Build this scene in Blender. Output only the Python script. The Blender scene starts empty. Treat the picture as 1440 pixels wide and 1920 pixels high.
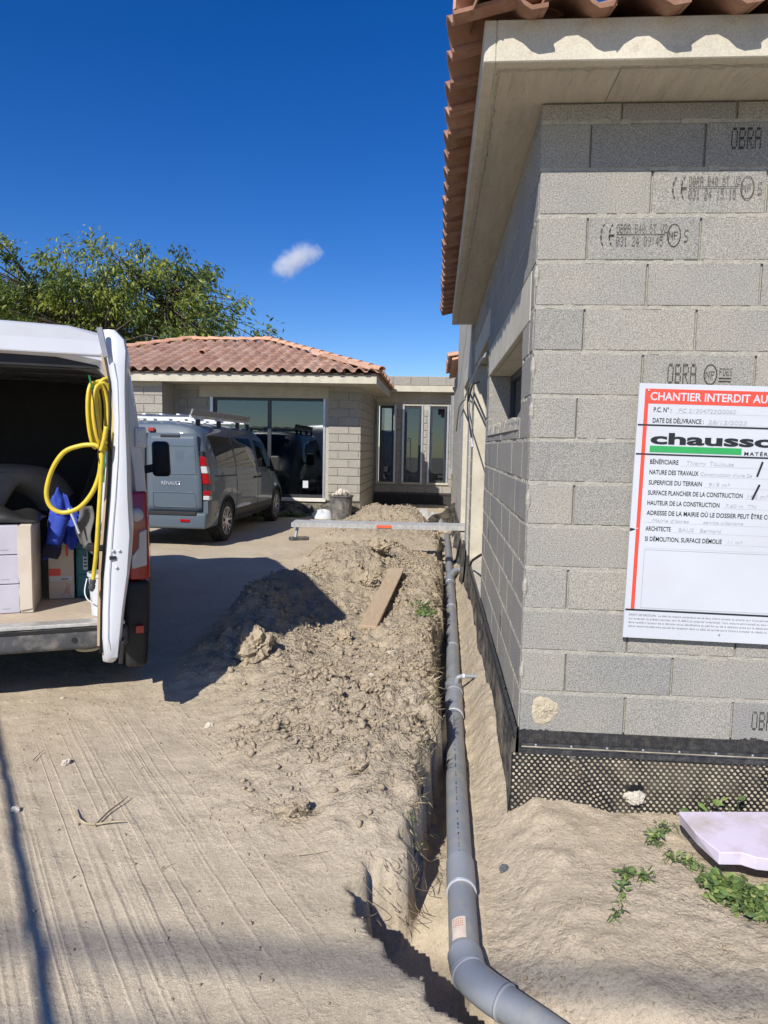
import bpy, bmesh, math, random
import numpy as np
from mathutils import Vector, Matrix, Quaternion
random.seed(7); RNG = np.random.default_rng(7)
SC = bpy.context.scene
COL = SC.collection

# ------------------------------------------------------------------ camera
F_PX, CX, CY = 1331.0, 720.0, 960.0
CAM = Vector((0, 0, 1.6))
AX = ((0.99703, 0.02600, -0.07250), (0.07459, -0.09175, 0.99299), (0.01917, -0.99545, -0.09342))
def _axes():
    dy = Vector((820 - CX, 837 - CY, F_PX)).normalized()
    hd = Vector((1, .019, 0)).normalized()
    dn = dy.cross(hd).normalized()
    if dn.y < 0: dn = -dn
    up = -dn
    dx = dy.cross(up).normalized()
    if dx.x < 0: dx = -dx
    return dx, dy, up
DXc, DYc, DUc = _axes()
def ray(px, py):
    c = Vector((px - CX, py - CY, F_PX))
    return Vector((DXc.dot(c), DYc.dot(c), DUc.dot(c)))
def at(px, py, Y=None, Z=None, X=None):
    """point of the place seen at a photo pixel, on a known plane of the site"""
    d = ray(px, py)
    if Y is not None: t = Y / d.y
    elif X is not None: t = X / d.x
    else: t = (Z - CAM.z) / d.z
    return CAM + d * t
cam = bpy.data.cameras.new('camera'); cam.sensor_fit = 'HORIZONTAL'; cam.sensor_width = 36
cam.lens = F_PX / 1440 * 36; cam.clip_start = .05; cam.clip_end = 3000
co = bpy.data.objects.new('camera', cam); COL.objects.link(co)
right = Vector((DXc.x, DYc.x, DUc.x)); upv = -Vector((DXc.y, DYc.y, DUc.y)); back = -Vector((DXc.z, DYc.z, DUc.z))
m = Matrix((right, upv, back)).transposed().to_4x4(); m.translation = CAM
co.matrix_world = m; SC.camera = co

# ------------------------------------------------------------------ sky, sun, exposure
SUN = Vector((.455, 1.16, -1.0)).normalized()          # the way the light travels
EL = math.asin(-SUN.z); AZ = math.atan2(-SUN.x, -SUN.y)
w = bpy.data.worlds.new('World'); SC.world = w; w.use_nodes = True
nt = w.node_tree; nt.nodes.clear()
sky = nt.nodes.new('ShaderNodeTexSky'); sky.sky_type = 'NISHITA'; sky.sun_disc = False
sky.sun_elevation = EL; sky.sun_rotation = AZ % (2 * math.pi)
sky.altitude = 900; sky.air_density = 1.0; sky.dust_density = 0.05; sky.ozone_density = 4.0
hs = nt.nodes.new('ShaderNodeHueSaturation'); hs.inputs['Saturation'].default_value = 1.35; hs.inputs['Value'].default_value = 1.0
hs.inputs['Hue'].default_value = .516
bg = nt.nodes.new('ShaderNodeBackground'); bg.inputs['Strength'].default_value = .112
ow = nt.nodes.new('ShaderNodeOutputWorld')
nt.links.new(sky.outputs[0], hs.inputs['Color']); nt.links.new(hs.outputs[0], bg.inputs[0]); nt.links.new(bg.outputs[0], ow.inputs[0])
sl = bpy.data.lights.new('sun', 'SUN'); sl.energy = 5.0; sl.angle = math.radians(.53); sl.color = (1, .945, .86)
so = bpy.data.objects.new('sun', sl); COL.objects.link(so); so.rotation_euler = SUN.to_track_quat('-Z', 'Y').to_euler(); so.location = (-8, -20, 20)
vs = SC.view_settings; vs.view_transform = 'Standard'; vs.look = 'None'; vs.exposure = 0.14; vs.gamma = 1; vs.use_curve_mapping = False
SC.cycles.max_bounces = 8; SC.cycles.transparent_max_bounces = 8

# ------------------------------------------------------------------ helpers
def tag(o, label=None, cat=None, group=None, kind=None):
    if label: o['label'] = label
    if cat: o['category'] = cat
    if group: o['group'] = group
    if kind: o['kind'] = kind
    return o
def thing(name, label, cat, loc=(0, 0, 0), rz=0, group=None):
    o = bpy.data.objects.new(name, None); COL.objects.link(o); o.empty_display_size = .2
    o.location = loc; o.rotation_euler = (0, 0, rz); return tag(o, label, cat, group)
def put(name, me, parent=None, mat=None):
    o = bpy.data.objects.new(name, me); COL.objects.link(o)
    if parent: o.parent = parent
    if mat and not me.materials: me.materials.append(mat)
    return o

class G:
    """collects faces of ONE piece"""
    def __init__(s, off=(0, 0, 0)): s.v = []; s.f = []; s.m = []; s.mi = 0; s.off = Vector(off)
    def pt(s, p): s.v.append(tuple(Vector(p) - s.off)); return len(s.v) - 1
    def face(s, ids): s.f.append(tuple(ids)); s.m.append(s.mi)
    def poly(s, pts): s.face([s.pt(p) for p in pts]); return s
    def box(s, x0, x1, y0, y1, z0, z1):
        i = len(s.v)
        for z in (z0, z1):
            for x, y in ((x0, y0), (x1, y0), (x1, y1), (x0, y1)): s.pt((x, y, z))
        for q in ((3, 2, 1, 0), (4, 5, 6, 7), (0, 1, 5, 4), (1, 2, 6, 5), (2, 3, 7, 6), (3, 0, 4, 7)): s.face([i + k for k in q])
        return s
    def hexa(s, p):   # 8 points, bottom 4 then top 4
        i = len(s.v)
        for q in p: s.pt(q)
        for q in ((3, 2, 1, 0), (4, 5, 6, 7), (0, 1, 5, 4), (1, 2, 6, 5), (2, 3, 7, 6), (3, 0, 4, 7)): s.face([i + k for k in q])
        return s
    def bar(s, a, b, wd, ht, up=(0, 0, 1)):
        a = Vector(a); b = Vector(b); d = (b - a).normalized(); u = Vector(up)
        x = d.cross(u)
        if x.length < 1e-4: x = d.cross(Vector((1, 0, 0)))
        x.normalize(); y = x.cross(d).normalized(); x *= wd / 2; y *= ht / 2
        return s.hexa([a - x - y, a + x - y, b + x - y, b - x - y, a - x + y, a + x + y, b + x + y, b - x + y])
    def prism(s, pts, vec):
        i = len(s.v); n = len(pts); vec = Vector(vec)
        for p in pts: s.pt(p)
        for p in pts: s.pt(Vector(p) + vec)
        s.face([i + k for k in range(n)][::-1]); s.face([i + n + k for k in range(n)])
        for k in range(n): s.face((i + k, i + (k + 1) % n, i + n + (k + 1) % n, i + n + k))
        return s
    def tube(s, path, r, n=10, caps=True, closed=False):
        path = [Vector(p) for p in path]; N = len(path); rs = r if isinstance(r, (list, tuple)) else [r] * N
        i0 = len(s.v); ref = None
        for k, p in enumerate(path):
            if closed: d = path[(k + 1) % N] - path[k - 1]
            else: d = path[min(k + 1, N - 1)] - path[max(k - 1, 0)]
            d.normalize()
            if ref is None: ref = d.orthogonal().normalized()
            ref = (ref - d * ref.dot(d)).normalized(); b = d.cross(ref)
            for j in range(n):
                a = 2 * math.pi * j / n; s.pt(p + (ref * math.cos(a) + b * math.sin(a)) * rs[k])
        for k in range(N if closed else N - 1):
            k2 = (k + 1) % N
            for j in range(n):
                s.face((i0 + k * n + j, i0 + k * n + (j + 1) % n, i0 + k2 * n + (j + 1) % n, i0 + k2 * n + j))
        if caps and not closed:
            s.face([i0 + j for j in range(n)][::-1]); s.face([i0 + (N - 1) * n + j for j in range(n)])
        return s
    def disc_ring(s, c, axis, prof, n=20):
        """lathe: prof = [(radius, height along axis)]"""
        c = Vector(c); ax = Vector(axis).normalized(); u = ax.orthogonal().normalized(); b = ax.cross(u); i0 = len(s.v)
        for r, h in prof:
            for j in range(n):
                a = 2 * math.pi * j / n; s.pt(c + ax * h + (u * math.cos(a) + b * math.sin(a)) * r)
        for k in range(len(prof) - 1):
            for j in range(n): s.face((i0 + k * n + j, i0 + k * n + (j + 1) % n, i0 + (k + 1) * n + (j + 1) % n, i0 + (k + 1) * n + j))
        s.face([i0 + j for j in range(n)][::-1]); s.face([i0 + (len(prof) - 1) * n + j for j in range(n)])
        return s
    def grid(s, fn, nu, nv, closed=False):
        i0 = len(s.v)
        for a in range(nu + 1):
            for b in range(nv + 1): s.pt(fn(a / nu, b / nv))
        for a in range(nu):
            for b in range(nv):
                p = i0 + a * (nv + 1) + b; s.face((p, p + nv + 1, p + nv + 2, p + 1))
        return s
    def build(s, name, mat, parent=None, smooth=False, bevel=0, seg=1, auto=None):
        me = bpy.data.meshes.new(name); me.from_pydata(s.v, [], s.f)
        mats = mat if isinstance(mat, (list, tuple)) else [mat]
        for q in mats: me.materials.append(q)
        if len(mats) > 1: me.polygons.foreach_set('material_index', s.m)
        bm = bmesh.new(); bm.from_mesh(me)
        if bevel:
            ed = [e for e in bm.edges if len(e.link_faces) == 2 and e.calc_face_angle(0) > .5]
            bmesh.ops.bevel(bm, geom=ed, offset=bevel, segments=seg, affect='EDGES', profile=.5, clamp_overlap=True)
        bmesh.ops.recalc_face_normals(bm, faces=bm.faces)
        bm.to_mesh(me); bm.free()
        if smooth:
            me.polygons.foreach_set('use_smooth', [True] * len(me.polygons))
            if auto: me.set_sharp_from_angle(angle=math.radians(auto))
        me.update(); return put(name, me, parent)

def smoothpath(pts, n=8):
    """Catmull-Rom through the points"""
    pts = [Vector(p) for p in pts]; out = []
    P = [pts[0]] + pts + [pts[-1]]
    for i in range(1, len(P) - 2):
        a, b, c, d = P[i - 1], P[i], P[i + 1], P[i + 2]
        for k in range(n):
            t = k / n
            out.append(.5 * ((2 * b) + (c - a) * t + (2 * a - 5 * b + 4 * c - d) * t * t + (3 * b - a - 3 * c + d) * t ** 3))
    out.append(pts[-1]); return out

# ------------------------------------------------------------------ materials
class N:
    def __init__(s, name):
        s.mat = bpy.data.materials.new(name); s.mat.use_nodes = True; s.t = s.mat.node_tree
        s.b = s.t.nodes['Principled BSDF']; s.out = s.t.nodes['Material Output']
        s.pos = None
    def n(s, typ, **kw):
        q = s.t.nodes.new(typ)
        for k, v in kw.items(): setattr(q, k, v)
        return q
    def l(s, a, b): s.t.links.new(a, b)
    def P(s):
        if s.pos is None: s.pos = s.n('ShaderNodeNewGeometry').outputs['Position']
        return s.pos
    def noise(s, scale, detail=3, rough=.55, vec=None, stretch=None, dist=0):
        q = s.n('ShaderNodeTexNoise'); q.inputs['Scale'].default_value = scale; q.inputs['Detail'].default_value = detail
        q.inputs['Roughness'].default_value = rough; q.inputs['Distortion'].default_value = dist
        v = vec or s.P()
        if stretch:
            mp = s.n('ShaderNodeMapping'); mp.inputs['Scale'].default_value = stretch; s.l(v, mp.inputs[0]); v = mp.outputs[0]
        s.l(v, q.inputs['Vector']); return q.outputs['Fac']
    def ramp(s, fac, stops):
        q = s.n('ShaderNodeValToRGB'); e = q.color_ramp.elements
        while len(e) < len(stops): e.new(.5)
        for i, (p, c) in enumerate(stops):
            e[i].position = p; e[i].color = (*c, 1) if not isinstance(c, (int, float)) else (c, c, c, 1)
        s.l(fac, q.inputs[0]); return q.outputs[0]
    def mix(s, fac, a, b, mode='MIX'):
        q = s.n('ShaderNodeMix', data_type='RGBA', blend_type=mode)
        for sock, v in ((q.inputs[0], fac), (q.inputs[6], a), (q.inputs[7], b)):
            if isinstance(v, (int, float)): sock.default_value = v
            elif isinstance(v, tuple): sock.default_value = (*v, 1)
            else: s.l(v, sock)
        return q.outputs[2]
    def math(s, op, a, b=None):
        q = s.n('ShaderNodeMath', operation=op)
        for sock, v in ((q.inputs[0], a), (q.inputs[1], b)):
            if v is None: continue
            if isinstance(v, (int, float)): sock.default_value = v
            else: s.l(v, sock)
        return q.outputs[0]
    def bump(s, h, strength=.5, dist=.01, prev=None):
        q = s.n('ShaderNodeBump'); q.inputs['Strength'].default_value = strength; q.inputs['Distance'].default_value = dist
        s.l(h, q.inputs['Height'])
        if prev: s.l(prev, q.inputs['Normal'])
        return q.outputs[0]
    def done(s, col=None, rough=.8, nrm=None, metal=0, spec=.5, coat=0):
        b = s.b
        if isinstance(col, tuple): b.inputs['Base Color'].default_value = (*col, 1)
        elif col is not None: s.l(col, b.inputs['Base Color'])
        if isinstance(rough, (int, float)): b.inputs['Roughness'].default_value = rough
        else: s.l(rough, b.inputs['Roughness'])
        b.inputs['Metallic'].default_value = metal; b.inputs['Specular IOR Level'].default_value = spec
        if coat: b.inputs['Coat Weight'].default_value = coat; b.inputs['Coat Roughness'].default_value = .03
        if nrm: s.l(nrm, b.inputs['Normal'])
        return s.mat
MATS = {}
def simple(name, col, rough=.6, var=.12, scale=12, bs=0, bscale=60, metal=0, spec=.5, coat=0, dirt=None, dscale=5, damt=.5):
    k = N(name); f = k.noise(scale, 4)
    lo = tuple(max(0, c * (1 - var)) for c in col); hi = tuple(min(1, c * (1 + var)) for c in col)
    c = k.ramp(f, [(.3, lo), (.7, hi)])
    if dirt:
        d = k.noise(dscale, 6, .65); d = k.ramp(d, [(.45, 0.), (.75, damt)]); c = k.mix(d, c, dirt)
    nr = k.bump(k.noise(bscale, 4), bs, .004) if bs else None
    MATS[name] = k.done(c, rough, nr, metal, spec, coat); return MATS[name]

def block_mat(name, cols, dark=1.0, speck=170, nb=.55):
    k = N(name); oi = k.n('ShaderNodeObjectInfo')
    c = k.ramp(oi.outputs['Random'], [(0., cols[0]), (.35, cols[1]), (.7, cols[2]), (1., cols[3])])
    big = k.noise(2.3, 4, .6); c = k.mix(k.ramp(big, [(.4, 0.), (.75, .5)]), c, cols[4])
    sp = k.noise(speck, 3, .7); c = k.mix(.6, c, k.ramp(sp, [(.33, .14), (.44, .38), (.5, .5), (.57, .63), (.68, .88)]), 'OVERLAY')
    sp2 = k.noise(speck * 2.4, 1); pit = k.ramp(sp2, [(.27, .25), (.39, 1.)]); c = k.mix(1., c, pit, 'MULTIPLY')
    h = k.mix(.5, sp, sp2)
    MATS[name] = k.done(c, .95, k.bump(h, nb, .008), spec=.15); return MATS[name]
BLK = block_mat('concrete_block', [(.305, .297, .272), (.335, .323, .290), (.275, .273, .260), (.355, .34, .30), (.42, .385, .31)])
BLKF = block_mat('concrete_block_far', [(.31, .295, .262), (.355, .335, .292), (.33, .315, .283), (.375, .352, .305), (.42, .385, .32)], speck=60)
def mortar_mat():
    k = N('mortar'); f = k.noise(30, 5, .7); c = k.ramp(f, [(.3, (.38, .36, .31)), (.6, (.50, .475, .41)), (.8, (.57, .54, .465))])
    MATS['mortar'] = k.done(c, .95, k.bump(k.noise(120, 4, .7), .9, .012), spec=.1); return MATS['mortar']
MORT = mortar_mat()
def concrete_mat(name, c0, c1, stretch=(1, 1, 1), dirt=(.2, .17, .12)):
    k = N(name); f = k.noise(3.5, 6, .65, stretch=stretch); c = k.ramp(f, [(.3, c0), (.7, c1)])
    g = k.noise(9, 6, .7, stretch=stretch); c = k.mix(k.ramp(g, [(.55, 0.), (.8, .55)]), c, dirt)
    fine = k.noise(150, 2); c = k.mix(.35, c, k.ramp(fine, [(.3, .35), (.7, .65)]), 'OVERLAY')
    MATS[name] = k.done(c, .9, k.bump(fine, .25, .004), spec=.2); return MATS[name]
CONC = concrete_mat('cast_concrete', (.46, .43, .35), (.60, .56, .46))
SOFF = concrete_mat('soffit_board', (.44, .40, .33), (.55, .51, .42), (6, .7, 1), (.16, .135, .10))
def soil_mat():
    k = N('dry_soil'); P = k.P()
    f1 = k.noise(1.3, 6, .6); f2 = k.noise(11, 6, .7); f3 = k.noise(70, 4, .7); f4 = k.noise(260, 2, .6)
    c = k.ramp(f1, [(.3, (.45, .378, .272)), (.5, (.495, .42, .31)), (.72, (.545, .468, .352))])
    c = k.mix(.4, c, k.ramp(f2, [(.28, .38), (.5, .5), (.72, .62)]), 'OVERLAY')
    c = k.mix(.4, c, k.ramp(f3, [(.3, .36), (.5, .5), (.7, .66)]), 'OVERLAY'); c = k.mix(.5, c, k.ramp(f4, [(.3, .30), (.5, .5), (.7, .70)]), 'OVERLAY')
    # chalky crumbs
    vo = k.n('ShaderNodeTexVoronoi'); vo.inputs['Scale'].default_value = 34; k.l(P, vo.inputs['Vector'])
    sel = k.math('MULTIPLY', k.math('LESS_THAN', vo.outputs['Distance'], .16), k.math('GREATER_THAN', k.noise(5, 2), .52))
    c = k.mix(k.math('MULTIPLY', sel, .55), c, (.58, .52, .42))
    # damp brown stains right of the pipe
    st = k.noise(4.2, 5, .7); c = k.mix(k.ramp(st, [(.66, 0.), (.78, .45)]), c, (.25, .19, .11))
    # dragged rake lines in the drive (relief only)
    mp = k.n('ShaderNodeMapping'); mp.inputs['Rotation'].default_value = (0, 0, math.radians(-37)); k.l(P, mp.inputs[0])
    sx = k.n('ShaderNodeSeparateXYZ'); k.l(mp.outputs[0], sx.inputs[0])
    cb = k.n('ShaderNodeCombineXYZ'); k.l(sx.outputs[0], cb.inputs[0]); k.l(k.math('MULTIPLY', sx.outputs[1], .014), cb.inputs[1])
    ln = k.noise(13, 2, .5, vec=cb.outputs[0], dist=.15); ln = k.ramp(ln, [(.44, 0.), (.50, 1.), (.56, 0.), (.6, 0.)])
    sp = k.n('ShaderNodeSeparateXYZ'); k.l(P, sp.inputs[0])
    mk = k.math('MULTIPLY', k.ramp(k.math('DIVIDE', sp.outputs[1], 6.), [(.26, 1.), (.62, .6), (.72, 0.)]), k.ramp(k.math('ADD', k.math('MULTIPLY', sp.outputs[0], .2), .5), [(.05, 0.), (.12, 1.), (.40, 1.), (.46, 0.)]))
    mk = k.math('MULTIPLY', mk, k.ramp(k.noise(1.1, 3), [(.3, .25), (.6, 1.)]))
    # all relief summed into one height (metres): rake lines, lumps, grains, crumbs on the loose spoil
    hz = k.math('ADD', sp.outputs[2], k.math('MULTIPLY', k.math('SUBTRACT', f2, .5), .12))
    loose = k.ramp(hz, [(.0, .05), (.06, .3), (.15, 1.)])
    rside = k.math('MULTIPLY', k.math('GREATER_THAN', sp.outputs[0], .22), k.math('LESS_THAN', sp.outputs[1], 14.)); loose = k.math('MAXIMUM', loose, k.math('MULTIPLY', rside, k.ramp(f1, [(.35, .10), (.62, .5)])))
    def crumb(scale, dist, keep):
        v = k.n('ShaderNodeTexVoronoi'); v.inputs['Scale'].default_value = scale; off = k.n('ShaderNodeVectorMath', operation='ADD'); cbn = k.n('ShaderNodeCombineXYZ')
        k.l(k.math('MULTIPLY', f3, .9 / scale), cbn.inputs[0]); k.l(k.math('MULTIPLY', f2, 1.4 / scale), cbn.inputs[1]); k.l(P, off.inputs[0]); k.l(cbn.outputs[0], off.inputs[1]); k.l(off.outputs[0], v.inputs['Vector'])
        sc_ = k.n('ShaderNodeSeparateColor'); k.l(v.outputs['Color'], sc_.inputs[0])
        return k.math('MULTIPLY', k.math('MULTIPLY', k.math('SUBTRACT', 1., v.outputs['Distance']), k.math('GREATER_THAN', sc_.outputs[0], keep)), dist)
    c = k.mix(k.math('MULTIPLY', loose, .38), c, (.35, .29, .21))      # freshly dug spoil is browner
    H = k.math('MULTIPLY', k.math('ADD', crumb(27, .024, .45), crumb(75, .011, .3)), loose)
    amp = k.math('ADD', k.math('MULTIPLY', loose, .65), .35)
    for hgt, d_ in ((k.math('MULTIPLY', ln, mk), .0034), (k.math('MULTIPLY', f2, amp), .014), (k.math('MULTIPLY', f3, amp), .0068), (f4, .0018)): H = k.math('ADD', H, k.math('MULTIPLY', hgt, d_))
    b = k.bump(H, 1., 1.)
    MATS['soil'] = k.done(c, .97, b, spec=.1); return MATS['soil']
SOIL = soil_mat()
def clod_mat():
    k = N('soil_clod'); f2 = k.noise(14, 5, .7); f3 = k.noise(90, 4, .7)
    c = k.ramp(f2, [(.3, (.36, .295, .21)), (.7, (.455, .38, .278))]); c = k.mix(.5, c, k.ramp(f3, [(.3, .36), (.7, .66)]), 'OVERLAY')
    b = k.bump(f3, .7, .012); MATS['clod'] = k.done(c, .97, b, spec=.1); return MATS['clod']
CLOD = clod_mat()
def tile_mat():
    k = N('clay_tile'); oi = k.n('ShaderNodeObjectInfo')
    c = k.ramp(oi.outputs['Random'], [(0., (.36, .20, .14)), (.25, (.50, .31, .23)), (.5, (.40, .225, .155)), (.7, (.57, .40, .31)), (.85, (.44, .27, .20)), (1., (.34, .22, .17))])
    f = k.noise(9, 5, .7); c = k.mix(k.ramp(f, [(.45, 0.), (.75, .7)]), c, (.55, .38, .28))
    g = k.noise(22, 5, .7); c = k.mix(k.ramp(g, [(.6, 0.), (.8, .5)]), c, (.2, .13, .1))
    MATS['tile'] = k.done(c, .85, k.bump(k.noise(150, 3), .3, .004), spec=.25); return MATS['tile']
TILE = tile_mat()
def tile_near():  # darker copy of the clay tile: eave shade put into its browns
    k = N('clay_tile_shaded'); oi = k.n('ShaderNodeObjectInfo'); c = k.ramp(oi.outputs['Random'], [(0., (.25, .135, .09)), (.4, (.34, .185, .125)), (.7, (.28, .15, .10)), (1., (.42, .25, .175))])
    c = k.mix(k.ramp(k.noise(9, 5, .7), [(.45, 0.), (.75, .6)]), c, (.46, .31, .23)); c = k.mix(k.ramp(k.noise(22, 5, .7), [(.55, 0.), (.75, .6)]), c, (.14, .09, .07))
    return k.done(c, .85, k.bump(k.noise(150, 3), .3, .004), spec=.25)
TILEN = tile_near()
RIDGE = simple('ridge_tile_clay', (.60, .33, .21), .85, .2, 7, .3, 120, spec=.25, dirt=(.62, .48, .38))
BITU = simple('bitumen_coat', (.022, .022, .024), .75, .4, 25, .8, 140, dirt=(.30, .26, .19), dscale=30, damt=.22)
PROF = simple('black_plastic_profile', (.028, .03, .035), .42, .3, 10, dirt=(.3, .27, .22), dscale=40, damt=.25)
def membrane_side():
    k = N('dusty_membrane'); f = k.noise(4, 6, .7, stretch=(1, 1, 2.2)); g = k.noise(150, 2)
    sp = k.n('ShaderNodeSeparateXYZ'); k.l(k.P(), sp.inputs[0])
    c = k.mix(k.ramp(f, [(.42, 0.), (.66, .85)]), (.035, .036, .04), (.38, .33, .24)); c = k.mix(.8, c, k.ramp(g, [(.3, .3), (.7, .7)]), 'OVERLAY')
    MATS['memb'] = k.done(c, .75, k.bump(g, .8, .008)); return MATS['memb']
MEMB = membrane_side()
DIMP = simple('dusty_dimple', (.38, .335, .25), .8, .45, 14)
SHEET = simple('black_sheet', (.012, .012, .014), .5, .3, 20, .3, 50, dirt=(.33, .27, .18), dscale=5, damt=.3)
PVC = simple('grey_pvc', (.225, .248, .275), .42, .1, 5, .1, 30, dirt=(.42, .36, .27), dscale=14, damt=.55)
PVCB = simple('grey_pvc_fitting', (.27, .295, .33), .33, .08, 5, dirt=(.42, .36, .27), dscale=8, damt=.2)
PVCL = simple('pale_pvc_ring', (.40, .42, .45), .45)
DARKF = simple('anthracite_frame', (.03, .034, .04), .4, .2)
ALUF = simple('aluminium_frame', (.50, .52, .56), .35, .08, metal=.6)
ALU = simple('worn_aluminium', (.60, .60, .58), .45, .18, 25, .25, 70, metal=.55, dirt=(.42, .38, .30), dscale=9, damt=.5)
WOOD = None
def wood_mat(name, c0, c1, stretch):
    k = N(name); f = k.noise(18, 6, .65, stretch=stretch); c = k.ramp(f, [(.3, c0), (.7, c1)])
    g = k.noise(2.5, 4); c = k.mix(k.ramp(g, [(.45, 0.), (.7, .5)]), c, (.46, .38, .28))
    MATS[name] = k.done(c, .85, k.bump(f, .35, .004), spec=.2); return MATS[name]
WOOD = wood_mat('weathered_board', (.36, .265, .175), (.50, .39, .275), (6, .5, 1))
PLY = wood_mat('plywood', (.46, .33, .20), (.60, .46, .30), (1, 1, .15))
PLYF = wood_mat('plywood_floor', (.40, .33, .25), (.56, .48, .38), (1, 5, 1))
def paint(name, col, rough=.35, coat=1., dirt=None, damt=.3, metal=0):
    return simple(name, col, rough, .03, 3, coat=coat, metal=metal, dirt=dirt, dscale=3.5, damt=damt)
WHITE = paint('white_van_paint', (.60, .62, .66), .35, .6, (.5, .47, .42), .25)
GREYP = simple('grey_van_paint', (.095, .125, .155), .4, .03, 3, spec=.15, coat=.55, dirt=(.2, .2, .18), dscale=3.5, damt=.12)
BLACKP = simple('black_plastic', (.014, .014, .015), .55, .3, 10, .3, 200)
GREYPL = simple('grey_bumper_plastic', (.06, .063, .068), .6, .25, 10, .4, 160, dirt=(.34, .31, .26), dscale=9, damt=.6)
RUB = simple('tyre_rubber', (.018, .018, .018), .85, .3, 30, .4, 90, dirt=(.25, .21, .15), dscale=4, damt=.35)
RIM = simple('alloy_rim', (.55, .56, .58), .3, .1, metal=.8)
def glassy(name, col, rough=.03, trans=0.0, spec=.5):
    k = N(name); k.b.inputs['Transmission Weight'].default_value = trans
    MATS[name] = k.done(col, rough, None, 0, spec, coat=.6); return MATS[name]
RED = glassy('red_lens', (.35, .006, .008), .12)
CLEAR = glassy('clear_lens', (.55, .55, .56), .1)
PANEL = glassy('dark_van_glass', (.008, .009, .010), .02, spec=.3)
PANEL.node_tree.nodes['Principled BSDF'].inputs['Coat Weight'].default_value = .15
def pane_mat():
    k = N('window_pane'); t = k.t; t.nodes.remove(k.b)
    tr = k.n('ShaderNodeBsdfTransparent'); tr.inputs[0].default_value = (.5, .54, .54, 1)
    gl = k.n('ShaderNodeBsdfGlossy'); gl.inputs['Roughness'].default_value = .012; gl.inputs[0].default_value = (.9, .95, 1, 1)
    fr = k.n('ShaderNodeFresnel'); fr.inputs['IOR'].default_value = 1.8
    mx = k.n('ShaderNodeMixShader'); k.l(fr.outputs[0], mx.inputs[0]); k.l(tr.outputs[0], mx.inputs[1]); k.l(gl.outputs[0], mx.inputs[2])
    k.l(mx.outputs[0], k.out.inputs[0]); MATS['pane'] = k.mat; return k.mat
PANE = pane_mat()
DARKIN = simple('unlit_room_plaster', (.42, .42, .40), .9)
def ink_mat(name, col, amt):
    k = N(name); f = k.noise(260, 2, .6); g = k.noise(9, 3)
    a = k.math('MULTIPLY', k.ramp(f, [(.27, .1), (.40, 1.)]), k.ramp(g, [(.3, amt * .6), (.6, amt)]))
    k.l(a, k.b.inputs['Alpha']); MATS[name] = k.done(col, .9, spec=.1); return MATS[name]
INK = ink_mat('worn_black_ink', (.03, .03, .03), .95)
PRT = simple('printed_black', (.012, .013, .018), .5, .05)
PEN = simple('faded_pen', (.40, .42, .46), .6, .05)
SIGNW = simple('sign_board_white', (.54, .565, .61), .45, .05, 1.6, .1, 3, dirt=(.5, .47, .42), dscale=2.2, damt=.12)
SIGNR = simple('sign_red', (.75, .075, .045), .45, .06)
SIGNG = simple('sign_green', (.03, .33, .09), .45, .06)
YEL = simple('yellow_hose', (.66, .50, .035), .42, .12, 8, dirt=(.3, .24, .1), dscale=25, damt=.25)
CARD = simple('pale_cardboard', (.60, .54, .46), .85, .08, 5, .1, 40, dirt=(.4, .33, .25), dscale=4, damt=.3)
CARDW = simple('white_cardboard', (.62, .60, .62), .75, .06, 5)
CARDP = simple('shaded_white_cardboard', (.47, .46, .54), .75, .08, 5)  # white card, with the lilac of its shaded face put into the colour
TEAL = simple('teal_case_plastic', (.01, .13, .16), .45, .1)
BLUEC = simple('blue_cloth', (.022, .055, .36), .85, .35, 9, .6, 30)
NAVY = simple('navy_cloth', (.012, .014, .035), .9, .3, 9, .5, 30)
GREYC = simple('grey_cloth', (.15, .146, .14), .9, .15, 9, .5, 30)
SKIN = simple('skin', (.42, .24, .17), .55, .08)
HAIR = simple('dark_hair', (.02, .014, .01), .6)
PINKF = simple('lilac_foam', (.63, .57, .68), .7, .05, 6, .15, 120, dirt=(.42, .35, .28), dscale=7, damt=.85)
# ------------------------------------------------------------------ ground
def _h(ix, iy, s):
    v = np.sin(ix * 127.1 + iy * 311.7 + s * 74.7) * 43758.5453
    return v - np.floor(v)
def vnoise(x, y, s=0):
    ix, iy = np.floor(x), np.floor(y); fx, fy = x - ix, y - iy
    u = fx * fx * (3 - 2 * fx); v = fy * fy * (3 - 2 * fy)
    a, b, c, d = _h(ix, iy, s), _h(ix + 1, iy, s), _h(ix, iy + 1, s), _h(ix + 1, iy + 1, s)
    return (a * (1 - u) + b * u) * (1 - v) + (c * (1 - u) + d * u) * v - .5
def fbm(x, y, f, o=4, s=0, g=.5):
    r = 0; a = 1
    for k in range(o): r = r + a * vnoise(x * f + k * 17.3, y * f - k * 9.1, s + k); f *= 2.03; a *= g
    return r
def worley(x, y, s=0):
    ix, iy = np.floor(x), np.floor(y); best = np.full_like(x, 9.); cell = np.zeros_like(x)
    for dx in (-1, 0, 1):
        for dy in (-1, 0, 1):
            cx, cy = ix + dx, iy + dy
            d = (cx + _h(cx, cy, s) - x) ** 2 + (cy + _h(cx, cy, s + 5) - y) ** 2
            hit = d < best; best = np.where(hit, d, best); cell = np.where(hit, _h(cx, cy, s + 9), cell)
    return np.sqrt(best), cell
def sst(x, a, b):
    t = np.clip((x - a) / (b - a), 0, 1); return t * t * (3 - 2 * t)
XP_Y = [1.2, 1.6, 1.95, 2.08, 2.2, 3.3, 5.0, 6.2, 9.5, 14]; XP_X = [1.35, .8, .33, .175, .135, .139, .158, .176, .209, .232]
XL_Y = [1.2, 1.6, 1.8, 1.9, 2.02, 2.17, 2.32, 2.44, 2.58, 2.8, 3.09, 3.4, 3.7, 4.7, 8.7, 13]
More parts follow.
